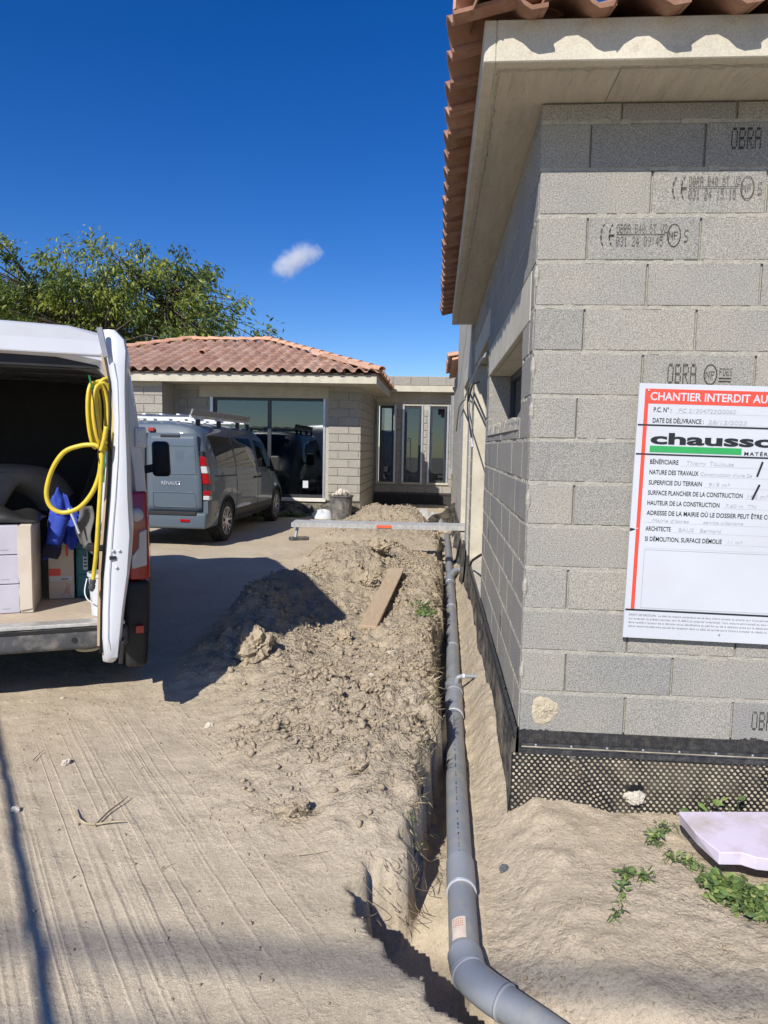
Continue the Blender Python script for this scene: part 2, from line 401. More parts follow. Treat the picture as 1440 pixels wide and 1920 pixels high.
XL_X = [1.2, .55, .2, .07, -.01, -.13, -.22, -.25, -.12, -.06, -.03, -.01, .01, .04, .065, .03]
def soil_h(x, y):
    x = np.asarray(x, float); y = np.asarray(y, float)
    xp = np.interp(y, XP_Y, XP_X); jag = fbm(x * 0 + 3.1, y, 3.1, 4, 21) * .10 + fbm(x, y, 10, 4, 4, .6) * .085
    xl = np.interp(y, XL_Y, XL_X) + jag * sst(y, 1.5, 2.2)
    # spoil heap beside the trench
    wob = fbm(x, y, 1.1, 3, 31)
    crest = -1.44 + .16 * wob
    wl = np.where(x < crest, .30, .46); wy = np.where(y < 5.6, .95, 1.5)
    main = .46 * np.exp(-((x - crest) / wl) ** 2 - ((y - 5.6) / wy) ** 2) + .25 * np.exp(-((x + .85 - .2 * wob) / .52) ** 2) * sst(y, 6.2, 7.2) * (1 - sst(y, 8.4, 9.4))
    side = .10 * sst(x, -1.35, -.7) * (1 - sst(x, .2, .3)) * sst(y, 2.3, 3.6) * (1 - .55 * sst(y, 8, 10)) + .07 * np.exp(-((x - xl + .16) / .2) ** 2) * sst(y, 2.3, 3.0) * (1 - sst(y, 8.6, 9.6))
    mid = .10 * np.exp(-(((x + .72) / .5) ** 2 + ((y - 7.6) / 1.5) ** 2)) + .13 * np.exp(-(((x + .5) / .35) ** 2 + ((y - 3.75) / .55) ** 2))
    far = .46 * np.exp(-(((x + .75 + .1 * wob) / .62) ** 4 + ((y - 12.6) / .8) ** 2)) + .26 * np.exp(-(((x + 1.5) / .4) ** 2 + ((y - 12.4) / .7) ** 2))
    far = far + .20 * np.exp(-(((x + 1.05) / .75) ** 4 + ((y - 9.72) / .5) ** 2)) * (1 - .9 * sst(y, 8.2, 9.2) * 0)
    heap = main + side + mid + far
    hm = np.clip(heap / .22, 0, 1)
    w1, c1 = worley(x * 6.5 + fbm(x, y, 3, 2, 8), y * 6.5, 3); w2, c2 = worley(x * 15, y * 15, 6)
    lump = np.clip(.62 - w1, 0, 1) * (.3 + c1) * .060 * (c1 > .35) + np.clip(.6 - w2, 0, 1) * (.2 + c2) * .022
    rid = 1 - np.abs(fbm(x, y, 7, 4, 90, .6)) * 2.6; patchy = np.clip(fbm(x, y, 1.3, 2, 66) * 2.2 + .55, .12, 1)
    heap = heap + hm * (lump * patchy + fbm(x, y, 2.6, 6, 12, .58) * .10 - .035 * rid * patchy + fbm(x, y, 19, 3, 14, .65) * .045)
    flat = fbm(x, y, .7, 3, 40) * .018 + fbm(x, y, 7, 4, 41) * .011
    # loose crumbs at the foot of the house, right of the pipe
    wr, cr = worley(x * 11, y * 11, 14)
    rgt = sst(x, .28, .42); flat = flat + rgt * np.clip(.45 - wr, 0, 1) * (cr > .55) * .028 * (y < 3.4)
    left = flat + heap
    # soil thrown against the corner of the house
    pile = .035 * np.exp(-(((x - .45) / .30) ** 2 + ((y - 3.05) / .22) ** 2)) * (1 + .8 * fbm(x, y, 8, 3, 3)) * (y < 3.4)
    rb = .06 * sst(y, 2.9, 4.2) + pile
    rr = -.125 + (.125 + rb + flat) * sst(x - xp, .05, .42 - .19 * sst(y, 2.7, 3.9)) + fbm(x, y, 6, 5, 50, .62) * (.013 + .02 * sst(y, 3.1, 3.8))
    bot = -.25 - .15 * (1 - sst(y, 2.25, 2.75)) + fbm(x, y, 6, 3, 51) * .03
    wall_n = fbm(x * 1.5, y * 4.5, 3, 4, 60) * .05
    ld = sst(x, xl - .028 + wall_n, xl + .030 + wall_n)
    lf = left * (1 - ld) + bot * ld
    e = sst(x, xp - .02, xp + .05)
    tr = lf * (1 - e) + rr * e
    act = (1 - sst(y, 13.5, 15)) * sst(y, 1.0, 1.3)
    return tr * act + (flat + heap) * (1 - act)
def axis(segs):
    out = [segs[0][0]]
    for a, b, st in segs:
        n = max(1, int(round((b - a) / st))); out += list(np.linspace(a, b, n + 1)[1:])
    return np.array(out)
gx = axis([(-400, -60, 34), (-60, -8, 4), (-8, -2.6, .14), (-2.6, -.4, .021), (-.4, .46, .0135), (.46, 1.75, .021), (1.75, 4, .15), (4, 60, 4), (60, 400, 34)])
gy = axis([(-60, -4, 4), (-4, 1.2, .26), (1.2, 1.7, .04), (1.7, 4.6, .0175), (4.6, 8.5, .02), (8.5, 14, .06), (14, 22, .25), (22, 60, 3.8), (60, 900, 60)])
GX, GY = np.meshgrid(gx, gy)
GZ = soil_h(GX, GY)
nx_, ny_ = len(gx), len(gy)
me = bpy.data.meshes.new('ground')
vv = np.stack([GX.ravel(), GY.ravel(), GZ.ravel()], 1)
ii = (np.arange(ny_ - 1)[:, None] * nx_ + np.arange(nx_ - 1)[None, :]).ravel()
ff = np.stack([ii, ii + 1, ii + nx_ + 1, ii + nx_], 1)
me.vertices.add(len(vv)); me.vertices.foreach_set('co', vv.ravel())
me.loops.add(ff.size); me.loops.foreach_set('vertex_index', ff.ravel())
me.polygons.add(len(ff)); me.polygons.foreach_set('loop_start', np.arange(len(ff)) * 4); me.polygons.foreach_set('loop_total', np.full(len(ff), 4))
me.polygons.foreach_set('use_smooth', [True] * len(ff)); me.update(); me.validate()
me.materials.append(SOIL)
ground = tag(put('ground', me), kind='structure')
def gz(x, y): return float(soil_h(np.array([x]), np.array([y]))[0])

# ------------------------------------------------------------------ block laying
_blk = {}
def block_mesh(l, h, mat):
    key = (round(l, 3), round(h, 3), mat.name)
    if key not in _blk:
        g = G(); c = .0045; a, b = l / 2, h / 2
        r = [[(-a + i, y, -b + i), (a - i, y, -b + i), (a - i, y, b - i), (-a + i, y, b - i)] for i, y in ((0, .03), (0, c), (c, 0))]
        ids = [[g.pt(p) for p in q] for q in r]
        for k in range(2):
            for j in range(4): g.face((ids[k][j], ids[k][(j + 1) % 4], ids[k + 1][(j + 1) % 4], ids[k + 1][j]))
        g.face(ids[2])
        me = bpy.data.meshes.new('block'); me.from_pydata(g.v, [], g.f); me.materials.append(mat)
        bm = bmesh.new(); bm.from_mesh(me); bmesh.ops.recalc_face_normals(bm, faces=bm.faces)
        f0 = max(bm.faces, key=lambda q: -q.calc_center_median().y)
        if f0.normal.y > 0: bmesh.ops.reverse_faces(bm, faces=bm.faces)
        bm.to_mesh(me); bm.free(); _blk[key] = me
    return _blk[key]
def lay(wall, base, o, u, inward, L, rows, z0, pitch, blen, openings=(), mat=None, phase=0, vj=.004, hj=.012, name='block', beds=True, fix=None):
    """blocks (children of the wall part) on the plane through o; openings are (u0,u1,z0,z1)"""
    u = Vector(u); inward = Vector(inward); o = Vector(o) - Vector(base)
    xl = inward.cross(Vector((0, 0, 1)))
    rot = Matrix((xl, inward, Vector((0, 0, 1)))).transposed().to_4x4()
    for r in range(rows):
        za, zb = z0 + r * pitch, z0 + (r + 1) * pitch
        st = fix[r % len(fix)] * blen if fix else -((r + phase) % 2) * blen / 2
        cuts = []
        a = st if st <= 0 else st - blen
        while a < L:
            lo, hi = max(a, 0), min(a + blen, L); a += blen
            if hi - lo < .03: continue
            pcs = [(lo, hi, za + hj / 2, zb - hj / 2)]
            for (u0, u1, w0, w1) in openings:
                nxt = []
                for (p0, p1, q0, q1) in pcs:
                    if p1 <= u0 or p0 >= u1 or q1 <= w0 or q0 >= w1: nxt.append((p0, p1, q0, q1)); continue
                    if p0 < u0: nxt.append((p0, u0, q0, q1))
                    if p1 > u1: nxt.append((u1, p1, q0, q1))
                    m0, m1 = max(p0, u0), min(p1, u1)
                    if q0 < w0 - .03: nxt.append((m0, m1, q0, w0))
                    if q1 > w1 + .03: nxt.append((m0, m1, w1, q1))
                pcs = nxt
            cuts += [q for q in pcs if q[1] - q[0] > .03 and q[3] - q[2] > .03]
        for (p0, p1, q0, q1) in cuts:
            b = bpy.data.objects.new(name, block_mesh(round(p1 - p0 - vj, 2 if p1 - p0 > .1 else 3), q1 - q0, mat)); COL.objects.link(b)
            b.parent = wall
            mm = rot.copy(); mm.translation = o + u * ((p0 + p1) / 2) + Vector((0, 0, (q0 + q1) / 2)) + inward * random.uniform(-.0015, .0015)
            b.matrix_basis = mm @ Matrix.Rotation(random.gauss(0, .0022), 4, 'Y')
        if beds and r > 0:
            segs = [(0, L)]
            for (u0, u1, w0, w1) in openings:
                if w0 - .004 < za < w1 + .004:
                    nx = []
                    for s0, s1 in segs:
                        if s1 <= u0 or s0 >= u1: nx.append((s0, s1)); continue
                        if s0 < u0: nx.append((s0, u0))
                        if s1 > u1: nx.append((u1, s1))
                    segs = nx
            for s0, s1 in segs:
                g = G(); n = max(2, int((s1 - s0) / .04))
                for k in range(n):     # mortar squeezed unevenly out of the joint
                    e0, e1 = s0 + (s1 - s0) * k / n, s0 + (s1 - s0) * (k + 1) / n
                    d0 = .0048 - .0055 * random.random() ** 2; t = hj / 2 + random.uniform(.0003, .0042)
                    p = lambda uu, dd, zz: o + u * uu + inward * dd + Vector((0, 0, zz))
                    g.hexa([p(e0, d0, za - t), p(e1, d0, za - t), p(e1, .019, za - t), p(e0, .019, za - t), p(e0, d0, za + t), p(e1, d0, za + t), p(e1, .019, za + t), p(e0, .019, za + t)])
                if g.v: g.build('mortar_bed', MORT, wall)

# ------------------------------------------------------------------ clay tiles
def tile_mesh():
    w, L, t = .262, .43, .014; g = G()
    xs = [-.131, -.112, -.074, -.03, .01, .045, .075, .131]
    zs = [.002, .044, .080, .084, .056, .016, .0, .008]
    rows = []
    for y, sc, lift in ((0, 1., .026), (L, .94, .0)):
        rows.append([g.pt((x * sc, y, z + lift)) for x, z in zip(xs, zs)]); rows.append([g.pt((x * sc, y, z + lift - t)) for x, z in zip(xs, zs)])
    n = len(xs); a, b, c, d = rows
    for k in range(n - 1):
        g.face((a[k], a[k + 1], c[k + 1], c[k])); g.face((b[k + 1], b[k], d[k], d[k + 1])); g.face((b[k], b[k + 1], a[k + 1], a[k])); g.face((c[k], c[k + 1], d[k + 1], d[k]))
    g.face((b[0], a[0], c[0], d[0])); g.face((a[-1], b[-1], d[-1], c[-1]))
    me = bpy.data.meshes.new('tile'); me.from_pydata(g.v, [], g.f); me.materials.append(TILE)
    bm = bmesh.new(); bm.from_mesh(me); bmesh.ops.recalc_face_normals(bm, faces=bm.faces); bm.to_mesh(me); bm.free()
    me.polygons.foreach_set('use_smooth', [True] * len(me.polygons)); me.set_sharp_from_angle(angle=math.radians(50)); return me
TILE_ME = tile_mesh()
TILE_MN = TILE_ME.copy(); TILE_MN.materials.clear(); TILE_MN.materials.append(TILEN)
def ridge_mesh():
    g = G(); L = .46; R0, R1 = .095, .082; n = 7; rows = []
    for y, r, lift in ((0, R0, .018), (.05, R0 * .98, .016), (L, R1, 0)):
        for t in (0, .014):
            rows.append([g.pt((-(r - t) * math.cos(math.pi * k / n), y, (r - t) * .85 * math.sin(math.pi * k / n) + lift)) for k in range(n + 1)])
    a, b, a2, b2, c, d = rows
    for k in range(n):
        for p, q in ((a, a2), (a2, c)): g.face((p[k], p[k + 1], q[k + 1], q[k]))
        g.face((b[k + 1], b[k], d[k], d[k + 1])); g.face((b[k], b[k + 1], a[k + 1], a[k])); g.face((c[k], c[k + 1], d[k + 1], d[k]))
    me = bpy.data.meshes.new('ridge_tile'); me.from_pydata(g.v, [], g.f); me.materials.append(RIDGE)
    bm = bmesh.new(); bm.from_mesh(me); bmesh.ops.recalc_face_normals(bm, faces=bm.faces); bm.to_mesh(me); bm.free()
    me.polygons.foreach_set('use_smooth', [True] * len(me.polygons)); me.set_sharp_from_angle(angle=math.radians(50)); return me
RIDGE_ME = ridge_mesh()
def place(me, name, parent, base, origin, xd, yd, zd, wob=.006):
    o = bpy.data.objects.new(name, me); COL.objects.link(o); o.parent = parent
    m = Matrix((Vector(xd), Vector(yd), Vector(zd))).transposed().to_4x4(); m.translation = Vector(origin) - Vector(base) + Vector((random.uniform(-wob, wob), random.uniform(-wob, wob), random.uniform(-wob / 3, wob / 3)))
    o.matrix_basis = m @ Matrix.Rotation(random.gauss(0, .010), 4, 'Z') @ Matrix.Rotation(random.gauss(0, .008), 4, 'Y'); return o
def ridge_line(parent, base, a, b, step=.40):
    a, b = Vector(a), Vector(b); d = (b - a); L = d.length; d.normalize(); x = d.cross(Vector((0, 0, 1))).normalized(); z = x.cross(d)
    for k in range(int(L / step) + 1):
        place(RIDGE_ME, 'ridge_tile', parent, base, a + d * (k * step), x, d, z, .004)

# ------------------------------------------------------------------ the near house (right)
WX, WY = .395, 3.1                 # outer corner of the block walls
Z0, PIT, BL = .341, .1853, .458
B0 = Vector((WX, WY, 0))
house = thing('block_house', 'unrendered grey concrete block house on the right with clay tiled eaves', 'house', B0)
SOFZ = 3.015; FX, FY = .134, 2.777; YE = 8.46
# front wall
g = G(B0); g.box(WX + .014, 6.2, WY + .014, WY + .22, Z0 - .002, SOFZ - .003)
fw = g.build('front_wall', MORT, house)
lay(fw, B0, (WX, WY, 0), (1, 0, 0), (0, 1, 0), 2.72, 15, Z0, PIT, BL, [(-1, 9, SOFZ - .006, 9)], BLK, fix=[0., -.58, -.015, -.59, -.02, -.57, -.01, -.58, 0., -.545, 0., -.553, 0., -.56, -.3])
# side wall: window and a door opening
WIN = (3.50, 5.69, 1.74, 2.16); D1 = (5.95, 7.95, .37, 2.50)
ops = [WIN, D1]
g = G(B0); a, b = WX + .02, WX + .22
for y0, y1, z0, z1 in ((WY + .222, WIN[0], Z0, SOFZ), (WIN[0], WIN[1], Z0, WIN[2]), (WIN[0], WIN[1], WIN[3], SOFZ), (WIN[1], D1[0], Z0, SOFZ), (D1[0], D1[1], D1[3], SOFZ), (D1[1], YE, Z0, SOFZ)):
    g.box(a, b, y0 + .0005, y1 - .0005, z0 - .002, z1 - .003)
sw = g.build('side_wall', MORT, house)
LINT = [(WIN[0] - .25, WIN[1] + .18, WIN[3], 2.38), (D1[0] - .1, D1[1] + .1, D1[3], 2.72)]
lay(sw, B0, (WX, WY + .031, 0), (0, 1, 0), (1, 0, 0), YE - WY - .031, 15, Z0, PIT, BL,
    [(p[0] - WY - .031, p[1] - WY - .031, p[2], p[3]) for p in ops + LINT] + [(-1, 9, SOFZ - .006, 9)], BLK, phase=1)
for p in LINT:
    G(B0).box(WX - .002, WX + .03, p[0] + .002, p[1] - .002, p[2] + .0015, p[3] - .002).build('lintel', CONC, house, bevel=.004)
    G(B0).box(WX + .031, WX + .219, p[0] + .3, p[1] - .2, p[2] - .004, p[2] + .02).build('lintel_soffit', CONC, house)
# jamb linings in pale cast concrete and rendered sill
G(B0).box(WX - .001, WX + .3, D1[1] - .004, D1[1] + .02, .36, D1[3] - .006).build('door_jamb', CONC, house)
G(B0).box(WX + .004, WX + .3, D1[0] - .02, D1[0] + .004, .36, D1[3] - .006).build('door_jamb', CONC, house)
G(B0).box(WX - .004, WX + .4, D1[0] + .006, D1[1] - .006, .30, .365).build('door_sill', CONC, house, bevel=.006)
G(B0).box(WX + .10, WX + .16, D1[0] + .006, D1[0] + .10, .366, D1[3] - .01).build('door_frame', DARKF, house)
G(B0).box(WX + .165, WX + .19, D1[0] + .01, D1[1] - .03, .367, D1[3] - .012).build('door_panel', DARKF, house)
g = G(B0); fx0, fx1 = WX + .165, WX + .215
g.box(fx0, fx1, WIN[0] + .003, WIN[0] + .05, WIN[2], WIN[3]); g.box(fx0, fx1, WIN[1] - .05, WIN[1] - .003, WIN[2], WIN[3])
g.box(fx0, fx1, WIN[0] + .05, WIN[1] - .05, WIN[2] + .001, WIN[2] + .05); g.box(fx0, fx1, WIN[0] + .05, WIN[1] - .05, WIN[3] - .055, WIN[3] - .005); g.box(fx0, fx1, 4.52, 4.58, WIN[2] + .05, WIN[3] - .055)
win = g.build('window', DARKF, house)
for y0, y1 in ((WIN[0] + .05, 4.52), (4.58, WIN[1] - .05)):
    G(B0).box(fx0 + .02, fx0 + .028, y0, y1, WIN[2] + .05, WIN[3] - .055).build('pane', PANE, win)
g = G(B0)
for k in range(24):
    y = WIN[0] + .04 + k * .091; hgt = random.uniform(.005, .03)
    g.hexa([(WX - .006 + random.uniform(-.004, .004), y, WIN[2] - .05), (WX - .006, y + .091, WIN[2] - .05), (WX + .16, y + .091, WIN[2] - .05), (WX + .16, y, WIN[2] - .05), (WX + random.uniform(-.004, .012), y, WIN[2] + hgt), (WX + .004, y + .091, WIN[2] + hgt), (WX + .16, y + .091, WIN[2] + .02), (WX + .16, y, WIN[2] + .02)])
g.build('mortar_sill', MORT, house)
G(B0).box(WX + .031, WX + .164, WIN[1] - .006, WIN[1] + .002, WIN[2] + .022, WIN[3] - .005).build('window_reveal', BLK, house)
# the other walls close the rooms
g = G(B0); g.box(6.0, 6.2, WY + .222, 8.4, Z0, SOFZ - .004); g.box(WX + .23, 5.99, 8.2, 8.4, Z0, SOFZ - .004); g.box(WX + .02, 6.2, WY + .03, 8.4, -.2, Z0 - .004)
g.build('inner_walls', DARKIN, house)
# corner nib of mortar, filled core hole
for zc in (.57, .95, 1.33, 1.71, 1.9, 2.28):
    g = G(B0); r = random.Random(int(zc * 100))
    g.tube([(WX + .004, WY + .004, zc + k * .03 + r.uniform(-.006, .006)) for k in range(4)], [.004, .013, .012, .003], 6)
    g.build('mortar_nib', MORT, house)
pc = at(1020, 1332, Y=WY); g = G(B0); pts = []
for k in range(26):
    a = k / 26 * 2 * math.pi; rr = .064 * (1 + .10 * math.sin(3 * a + 1) + random.uniform(-.07, .07)); pts.append((pc.x + rr * math.cos(a), pc.z + rr * 1.08 * math.sin(a)))
def patch_fn(u, v):
    a = u * 2 * math.pi; k = int(u * 26) % 26; q = pts[k]
    x = pc.x + (q[0] - pc.x) * v; z = pc.z + (q[1] - pc.z) * v
    return (x, WY - .007 * (1 - v ** 3) - .005 * random.random() * (v < 1) + .002, z)
g.grid(patch_fn, 26, 7); g.build('mortar_patch', simple('yellow_mortar', (.46, .40, .29), .95, .15, 30, .9, 90), house, smooth=False)

# ink stamps on the blocks: little dashes like the printer made them
GL = {'O': '01110 10001 10001 10001 10001 10001 01110', 'B': '11110 10001 10001 11110 10001 10001 11110', 'R': '11110 10001 10001 11110 10100 10010 10001', 'A': '01110 10001 10001 11111 10001 10001 10001',
 '4': '00010 00110 01010 10010 11111 00010 00010', '0': '01110 10001 10011 10101 11001 10001 01110', '6': '01110 10000 11110 10001 10001 10001 01110', 'T': '11111 00100 00100 00100 00100 00100 00100', 'V': '10001 10001 10001 10001 10001 01010 00100',
 '2': '01110 10001 00001 00110 01000 10000 11111', '3': '01110 10001 00001 00110 00001 10001 01110', '1': '00100 01100 00100 00100 00100 00100 01110', '5': '11111 10000 11110 00001 00001 10001 01110', ':': '00000 00100 00100 00000 00100 00100 00000',
 '9': '01110 10001 10001 01111 00001 00001 01110', 'N': '10001 11001 10101 10101 10011 10001 10001', 'F': '11111 10000 10000 11110 10000 10000 10000', 'D': '11110 10001 10001 10001 10001 10001 11110', 'E': '11111 10000 10000 11110 10000 10000 11111', 'S': '01111 10000 10000 01110 00001 00001 11110', ' ': ''}
def stamp_text(g, s, x, z, w, h, y):
    cw = w / max(1, len(s)); q = cw / 6.2
    for i, ch in enumerate(s):
        for r, row in enumerate(GL[ch].split()):
            for c, b in enumerate(row):
                if b == '1':
                    cx, cz = x + i * cw + c * q, z - r * h / 7
                    g.poly([(cx, y, cz), (cx, y, cz - h / 7 * .86), (cx + q * .8, y, cz - h / 7 * .86), (cx + q * .8, y, cz)])
def stamp_ring(g, x, z, rx, rz, y, a0=0, a1=360, wd=.0035, n=22, dash=False):
    for k in range(n):
        if dash and k % 3 == 2: continue
        a, b = [math.radians(a0 + (a1 - a0) * t / n) for t in (k, k + .92)]
        g.poly([(x + math.cos(a) * rx, y, z + math.sin(a) * rz), (x + math.cos(a) * (rx - wd), y, z + math.sin(a) * (rz - wd)), (x + math.cos(b) * (rx - wd), y, z + math.sin(b) * (rz - wd)), (x + math.cos(b) * rx, y, z + math.sin(b) * rz)])
YS = WY - .0042
def stamp_long(px, py, l2):
    p = at(px, py, Y=WY); k = .00213; x, z = p.x, p.z; g = G(B0)
    stamp_ring(g, x + 8 * k, z - 22 * k, 9 * k, 22 * k, YS, 100, 260, .006, 12, True); stamp_ring(g, x + 24 * k, z - 22 * k, 9 * k, 22 * k, YS, 100, 260, .006, 12, True)
    g.poly([(x + 15 * k, YS, z - 20 * k), (x + 15 * k, YS, z - 24 * k), (x + 26 * k, YS, z - 24 * k), (x + 26 * k, YS, z - 20 * k)])
    stamp_text(g, 'OBRA B40 6T V2', x + 30 * k, z - 1 * k, 97 * k, 17 * k, YS)
    g.poly([(x + 30 * k, YS, z - 19.6 * k), (x + 30 * k, YS, z - 21 * k), (x + 122 * k, YS, z - 21 * k), (x + 122 * k, YS, z - 19.6 * k)])
    stamp_text(g, l2, x + 30 * k, z - 24 * k, 90 * k, 19 * k, YS)
    stamp_ring(g, x + 139 * k, z - 22 * k, 13 * k, 22 * k, YS, wd=.004); stamp_text(g, 'NF', x + 129 * k, z - 15 * k, 20 * k, 15 * k, YS)
    stamp_text(g, 'S', x + 158 * k, z - 12 * k, 10 * k, 24 * k, YS)
    g.build('ink_stamp', INK, fw)
stamp_long(1262, 331, '031 24 15:16'); stamp_long(1127, 420, '031 24 09:45')
for px, py, full in ((1372, 240, 0), (1252, 682, 1), (1410, 1333, 0)):
    p = at(px, py, Y=WY); k = .00213; g = G(B0)
    stamp_text(g, 'OBRA', p.x, p.z, 58 * k, 40 * k, YS)
    if full:
        g.build('ink_stamp', INK, fw); g = G(B0)
        stamp_ring(g, p.x + 82 * k, p.z - 20 * k, 13 * k, 20 * k, YS, wd=.004); stamp_text(g, 'NF', p.x + 73 * k, p.z - 14 * k, 19 * k, 14 * k, YS); stamp_text(g, 'FDES', p.x + 99 * k, p.z - 8 * k, 26 * k, 14 * k, YS)
        for q in (26, 32): g.poly([(p.x + 98 * k, YS, p.z - q * k), (p.x + 98 * k, YS, p.z - (q + 2) * k), (p.x + 122 * k, YS, p.z - (q + 2) * k), (p.x + 122 * k, YS, p.z - q * k)])
    g.build('ink_stamp', INK, fw)
XS = WX - .0042
for px, py in ((915, 990), (938, 1150)):      # stamps on the side wall
    p = at(px, py, X=WX); g = G()
    stamp_text(g, 'OBRA', 0, 0, .12, .085, 0)
    g.v = [tuple(Vector((XS, p.y - v[0], p.z + v[2])) - B0) for v in g.v]; g.build('ink_stamp', INK, sw)

# eaves: soffit boards, fascia, roof
for y0, y1 in zip([FY + .03, 4.05, 5.3, 6.5, 7.6], [4.05, 5.3, 6.5, 7.6, YE]):
    G(B0).box(FX + .03, WX + .25, y0 + .0015, y1 - .0015, SOFZ - .001, SOFZ + .02).build('soffit_board', SOFF, house)
for x0, x1 in ((WX + .252, 1.75), (1.75, 3.0), (3.0, 4.6), (4.6, 6.4)):
    G(B0).box(x0 + .0015, x1 - .0015, FY + .03, WY + .25, SOFZ, SOFZ + .02).build('soffit_board', SOFF, house)
def bead(path, nm):
    g = G(B0); pts = []
    for a, b in zip(path[:-1], path[1:]):
        a, b = Vector(a), Vector(b); n = int((b - a).length / .03)
        pts += [a.lerp(b, k / n) + Vector((random.uniform(-.003, .003), random.uniform(-.003, .003), random.uniform(-.004, .003))) for k in range(n)]
    g.tube(pts, [random.uniform(.004, .010) for _ in pts], 5); g.build(nm, MORT, house)
bead([(FX + .062, YE, SOFZ), (FX + .062, FY + .062, SOFZ), (4.5, FY + .062, SOFZ)], 'mortar_bead')
G(B0).box(FX, FX + .045, FY, YE + .01, SOFZ - .003, 3.16).build('fascia', CONC, house, bevel=.004)
G(B0).box(FX + .0455, 6.4, FY, FY + .045, SOFZ - .003, 3.16).build('fascia', CONC, house, bevel=.004)
SL = .30; ca = 1 / math.sqrt(1 + SL * SL); sa = SL * ca
EZ = 3.118; EX, EYf = .022, 2.672
g = G(B0); D = 2.85; x0, x1, y0, y1 = FX + .012, 6.5, FY + .012, YE + .08
zt = 3.150; zr = zt + SL * D
b_ = [(x0, y0), (x1, y0), (x1, y1), (x0, y1)]; ids = [g.pt((x, y, zt)) for x, y in b_]; r1 = g.pt((x0 + D, (y0 + y1) / 2, zt + SL * (y1 - y0) / 2)); r2 = g.pt((x1 - D, (y0 + y1) / 2, zt + SL * (y1 - y0) / 2))
g.face(ids[::-1]); g.face((ids[0], ids[1], r2, r1)); g.face((ids[1], ids[2], r2)); g.face((ids[2], ids[3], r1, r2)); g.face((ids[3], ids[0], r1))
roof = g.build('roof', simple('roof_underlay', (.30, .20, .14), .9), house)
PT = .243
for c in range(3):
    k = 0
    y = EYf + .16
    while y < YE + .02:
        if y - EYf > c * .34 * ca + .02:
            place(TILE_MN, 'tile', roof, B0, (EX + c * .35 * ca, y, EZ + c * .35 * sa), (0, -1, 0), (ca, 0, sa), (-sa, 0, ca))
        y += PT
    x = EX + .19
    while x < 3.4:
        if x - EX > c * .34 * ca + .02:
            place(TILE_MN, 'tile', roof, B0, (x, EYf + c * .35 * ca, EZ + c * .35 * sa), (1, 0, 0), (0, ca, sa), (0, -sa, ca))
        x += PT
ridge_line(roof, B0, (EX + .06, EYf + .04, EZ + .062), (EX + 1.5, EYf + 1.5, EZ + .035 + SL * 1.5))

# footing: bitumen, profile, studded membrane
G(B0).box(WX + .003, 6.2, WY + .004, WY + .02, -.3, Z0 + .012).build('bitumen_band', BITU, house)
G(B0).box(WX + .0035, WX + .02, WY + .021, YE, -.3, Z0 + .012).build('bitumen_band', BITU, house)
g = G(B0)
hh_ = .01
for k in range(190):      # ragged brushed top edge
    x = WX + .003 + k * .014; hh_ = min(.024, max(-.004, hh_ + random.uniform(-.006, .006))); h = hh_ + random.uniform(-.003, .003); g.hexa([(x, WY - .0015, Z0 - .05), (x + .0135, WY - .0015, Z0 - .05), (x + .0135, WY + .003, Z0 - .05), (x, WY + .003, Z0 - .05), (x, WY - .0015, Z0 + h), (x + .0135, WY - .0015, Z0 + h), (x + .0135, WY + .003, Z0 + h), (x, WY + .003, Z0 + h)])
g.build('bitumen_edge', BITU, house)
zp = .283
for a, b in (((.405, zp), (3.2, zp - .002)),):
    g = G(B0); g.box(a[0], b[0], WY - .016, WY - .006, zp - .032, zp + .012); g.box(a[0], b[0], WY - .024, WY - .0165, zp - .034, zp - .012); g.box(a[0] + .0005, b[0], WY - .020, WY - .0165, zp - .0115, zp - .004)
    pr = g.build('membrane_profile', PROF, house, bevel=.0015)
    G(B0).box(a[0] + .002, b[0], WY - .0175, WY - .0162, zp - .0042, zp + .000).build('dust_line', DIMP, pr)
    for k in range(12):
        G(B0).disc_ring((.47 + k * .155, WY - .016, zp + .006), (0, -1, 0), [(.006, 0), (.005, .003), (.002, .004)], 8).build('screw', ALUF, pr)
zs = .338
for y0, y1 in ((3.12, 3.62), (3.66, 5.05), (5.09, 6.55), (6.6, 8.2)):
    dz = random.uniform(-.004, .004)
    g = G(B0); g.box(WX - .022, WX - .006, y0, y1, zs - .03 + dz, zs + .012 + dz); g.box(WX - .028, WX - .0225, y0, y1, zs - .034 + dz, zs - .012 + dz)
    g.build('membrane_profile', PROF, house, bevel=.0015)
# studded sheet along the front, side sheet down the trench
g = G(B0); YM = WY - .012
def mb(x, z):   # slight waves and a fold near the corner
    f = -.020 * math.exp(-((x - .62 - (.26 - z) * .75) / .022) ** 2) if z < .24 else 0
    return YM + .006 * math.sin(x * 5 + z * 9) - .02 * max(0, .2 - z) + f
g.mi = 0; g.grid(lambda u, v: (WX - .03 + 2.8 * u, mb(WX - .03 + 2.8 * u, .252 - .40 * v), .252 - .40 * v), 150, 22)
g.mi = 1; pit = .0262; r = 0; z = .245
while z > -.06:
    x = WX - .018 + (r % 2) * pit / 2
    while x < 1.9:
        y = mb(x, z)
        if (x - .905) ** 2 + ((z - .105) * 1.2) ** 2 > .036 ** 2:
            a = [g.pt((x + .0074 * math.cos(t * math.pi / 3), y - .0004, z + .0062 * math.sin(t * math.pi / 3))) for t in range(6)]; b2 = [g.pt((x + .0046 * math.cos(t * math.pi / 3), y - .0062, z + .004 * math.sin(t * math.pi / 3))) for t in range(6)]
            for t in range(6): g.face((a[t], a[(t + 1) % 6], b2[(t + 1) % 6], b2[t]))
            g.face(b2)
        x += pit
    z -= pit * .60; r += 1
ms = g.build('studded_membrane', [SHEET, DIMP], house); ms['kind'] = 'stuff'
pts = []
